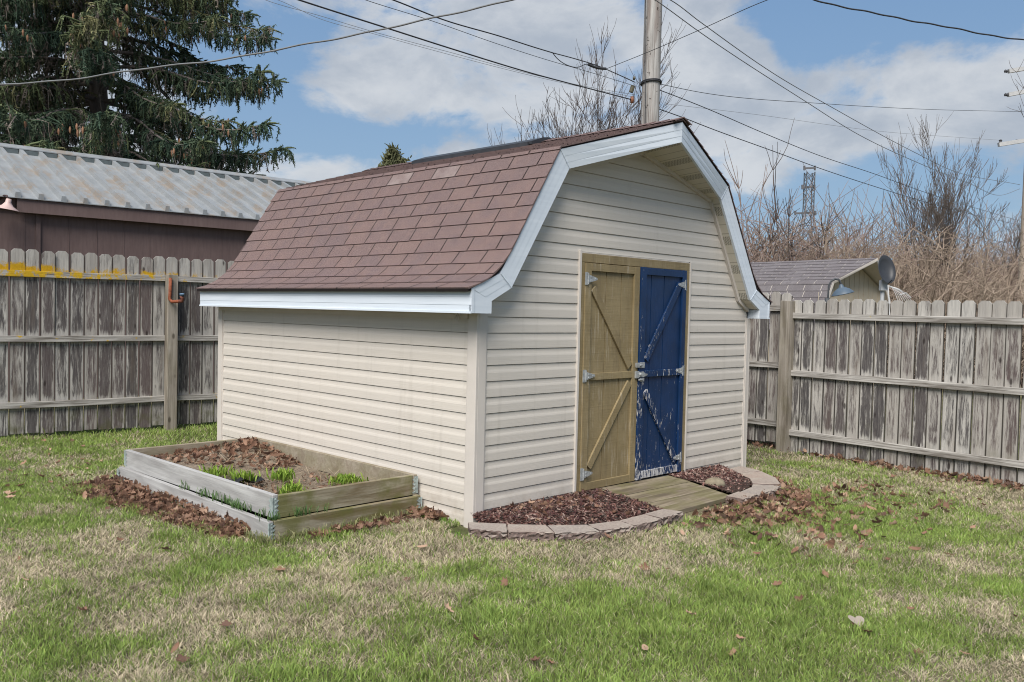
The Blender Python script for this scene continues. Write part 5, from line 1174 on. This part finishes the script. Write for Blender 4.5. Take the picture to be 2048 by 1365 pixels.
for i, (px, d, h_, tilt, lab) in enumerate(((1560, 24, 7.2, -.5, 'tall leaning sapling nearest the shed peak'), (1580, 26, 6.4, -.35, 'slim sapling leaning left before the lattice tower'), (1625, 24, 5.8, -.1, 'sapling with reddish upright twigs right in front of the tower'), (1690, 27, 4.9, .05, 'short upright sapling above the cream shed roof'), (1735, 27, 4.5, .05, 'short forked sapling above the cream shed peak'))):
    q = np.random.default_rng(40+i); b = np.array(gp(px, d)); root = empty('sapling', b, 0, lab, 'sapling', 'saplings rising from the brush'); stems = []
    for s in range(5):
        ln = h_*q.uniform(.65, 1.0); d_ = np.array([tilt*q.uniform(.3, 1.3)+q.normal(0, .12), q.normal(0, .12), 1.0]); p = np.array([q.normal(0, .25), q.normal(0, .2), 0]); pts_ = [p]
        for k in range(9): d_ = d_+q.normal(0, .05, 3)+np.array([-tilt*.03, 0, .03]); d_ /= np.linalg.norm(d_); pts_.append(pts_[-1]+d_*ln/9)
        stems.append((pts_, np.linspace(.034, .006, 10)))
        for k in range(24):
            j = q.integers(2, 9); dd = np.array([q.normal(0, .5), q.normal(0, .5), q.uniform(.5, 1.2)]); dd /= np.linalg.norm(dd); l2 = ln*q.uniform(.08, .26); p2 = [pts_[j]]
            for m in range(4): dd = dd+q.normal(0, .12, 3); dd /= np.linalg.norm(dd); p2.append(p2[-1]+dd*l2/4)
            stems.append((p2, np.linspace(.011, .005, 5)))
    tubes_np('stems', stems, m_twig if i % 2 else m_dbark, 4, root)
def shrub(px, d, w_, h_, n, seed, mat, label, lean=.75, th=.0085, group='bare shrubs in the brush'):
    q = np.random.default_rng(seed); root = empty('bare_shrub', gp(px, d), 0, label, 'shrub', group); st = []
    for s in range(n):
        p = np.array([q.normal(0, w_*.28), q.normal(0, w_*.2), 0]); a = q.random()*6.28; l_ = abs(q.normal(0, lean)); d_ = np.array([math.cos(a)*l_, math.sin(a)*l_, 1.]); ln = h_*q.uniform(.5, 1.12); pts_ = [p]
        for k in range(6): d_ = d_+q.normal(0, .13, 3)+np.array([0, 0, -.02]); d_ /= np.linalg.norm(d_); pts_.append(pts_[-1]+d_*ln/6)
        st.append((pts_, np.linspace(.016, th*.8, 7)))
        for k in range(8):
            j = q.integers(1, 7); dd = np.array([q.normal(0, .7), q.normal(0, .7), q.uniform(.1, 1)]); dd /= np.linalg.norm(dd); l2 = ln*q.uniform(.12, .34); p2 = [pts_[j]]
            for m in range(3): dd = dd+q.normal(0, .2, 3); dd /= np.linalg.norm(dd); p2.append(p2[-1]+dd*l2/3)
            st.append((p2, np.linspace(th*1.1, th*.7, 4)))
    tubes_np('stems', st, mat, 3, root); return root
SHR = [(1500, 22, 3, 3.60, 153, m_twig, 'reddish bare shrub just right of the shed eave'), (1545, 25, 3, 4.13, 187, m_twig, 'reddish thicket behind the left end of the grey roof'), (1600, 24, 3, 3.71, 187, m_tanbrush, 'tan shrub behind the middle of the grey roof'), (1660, 25, 3, 3.92, 204, m_twig, 'red-brown shrub behind the grey roof below the tower'), (1720, 25, 3, 3.82, 204, m_twig, 'red-brown shrub behind the peak of the cream shed'),
       (1785, 22, 3.2, 3.71, 289, m_tanbrush, 'tan arching shrub above the satellite dish'), (1850, 21, 3.6, 3.29, 323, m_tanbrush, 'dense tan arching shrub right of the dish'), (1905, 24, 3.6, 3.39, 289, m_tanbrush, 'tan shrub below the large fan-crowned tree'), (1965, 24, 3.2, 2.65, 221, m_tanbrush, 'low tan shrub left of the right pole'), (2040, 22, 3, 2.33, 187, m_twig, 'low brown shrub at the foot of the right pole')]
for i, (px, d, w_, h_, n, mat, lab) in enumerate(SHR): shrub(px, d, w_, h_, n, 60+i, mat, lab)
# a far thicket that reads as one mass
q = np.random.default_rng(99); st = []
for s in range(7000):
    px = q.uniform(1380, 2200); d = q.uniform(36, 62); p = np.array(gp(px, d)); ln = q.uniform(2.2, 5.2)*(1 if q.random() < .93 else 1.5); d_ = np.array([q.normal(0, .3), q.normal(0, .3), 1]); pts_ = [p]
    for k in range(4): d_ = d_+q.normal(0, .16, 3); d_ /= np.linalg.norm(d_); pts_.append(pts_[-1]+d_*ln/4)
    st.append((pts_, np.linspace(.028, .009, 5)))
    for k in range(3):
        j = q.integers(1, 5); dd = np.array([q.normal(0, .7), q.normal(0, .7), q.uniform(.2, 1)]); dd /= np.linalg.norm(dd); l2 = ln*q.uniform(.2, .4); st.append(([pts_[j], pts_[j]+dd*l2*.5+q.normal(0, .06, 3), pts_[j]+dd*l2+q.normal(0, .1, 3)], [.014, .011, .007]))
tag(tubes_np('thicket', st, m_twig, 3), 'distant leafless thicket along the horizon on the right', 'thicket', kind='stuff')
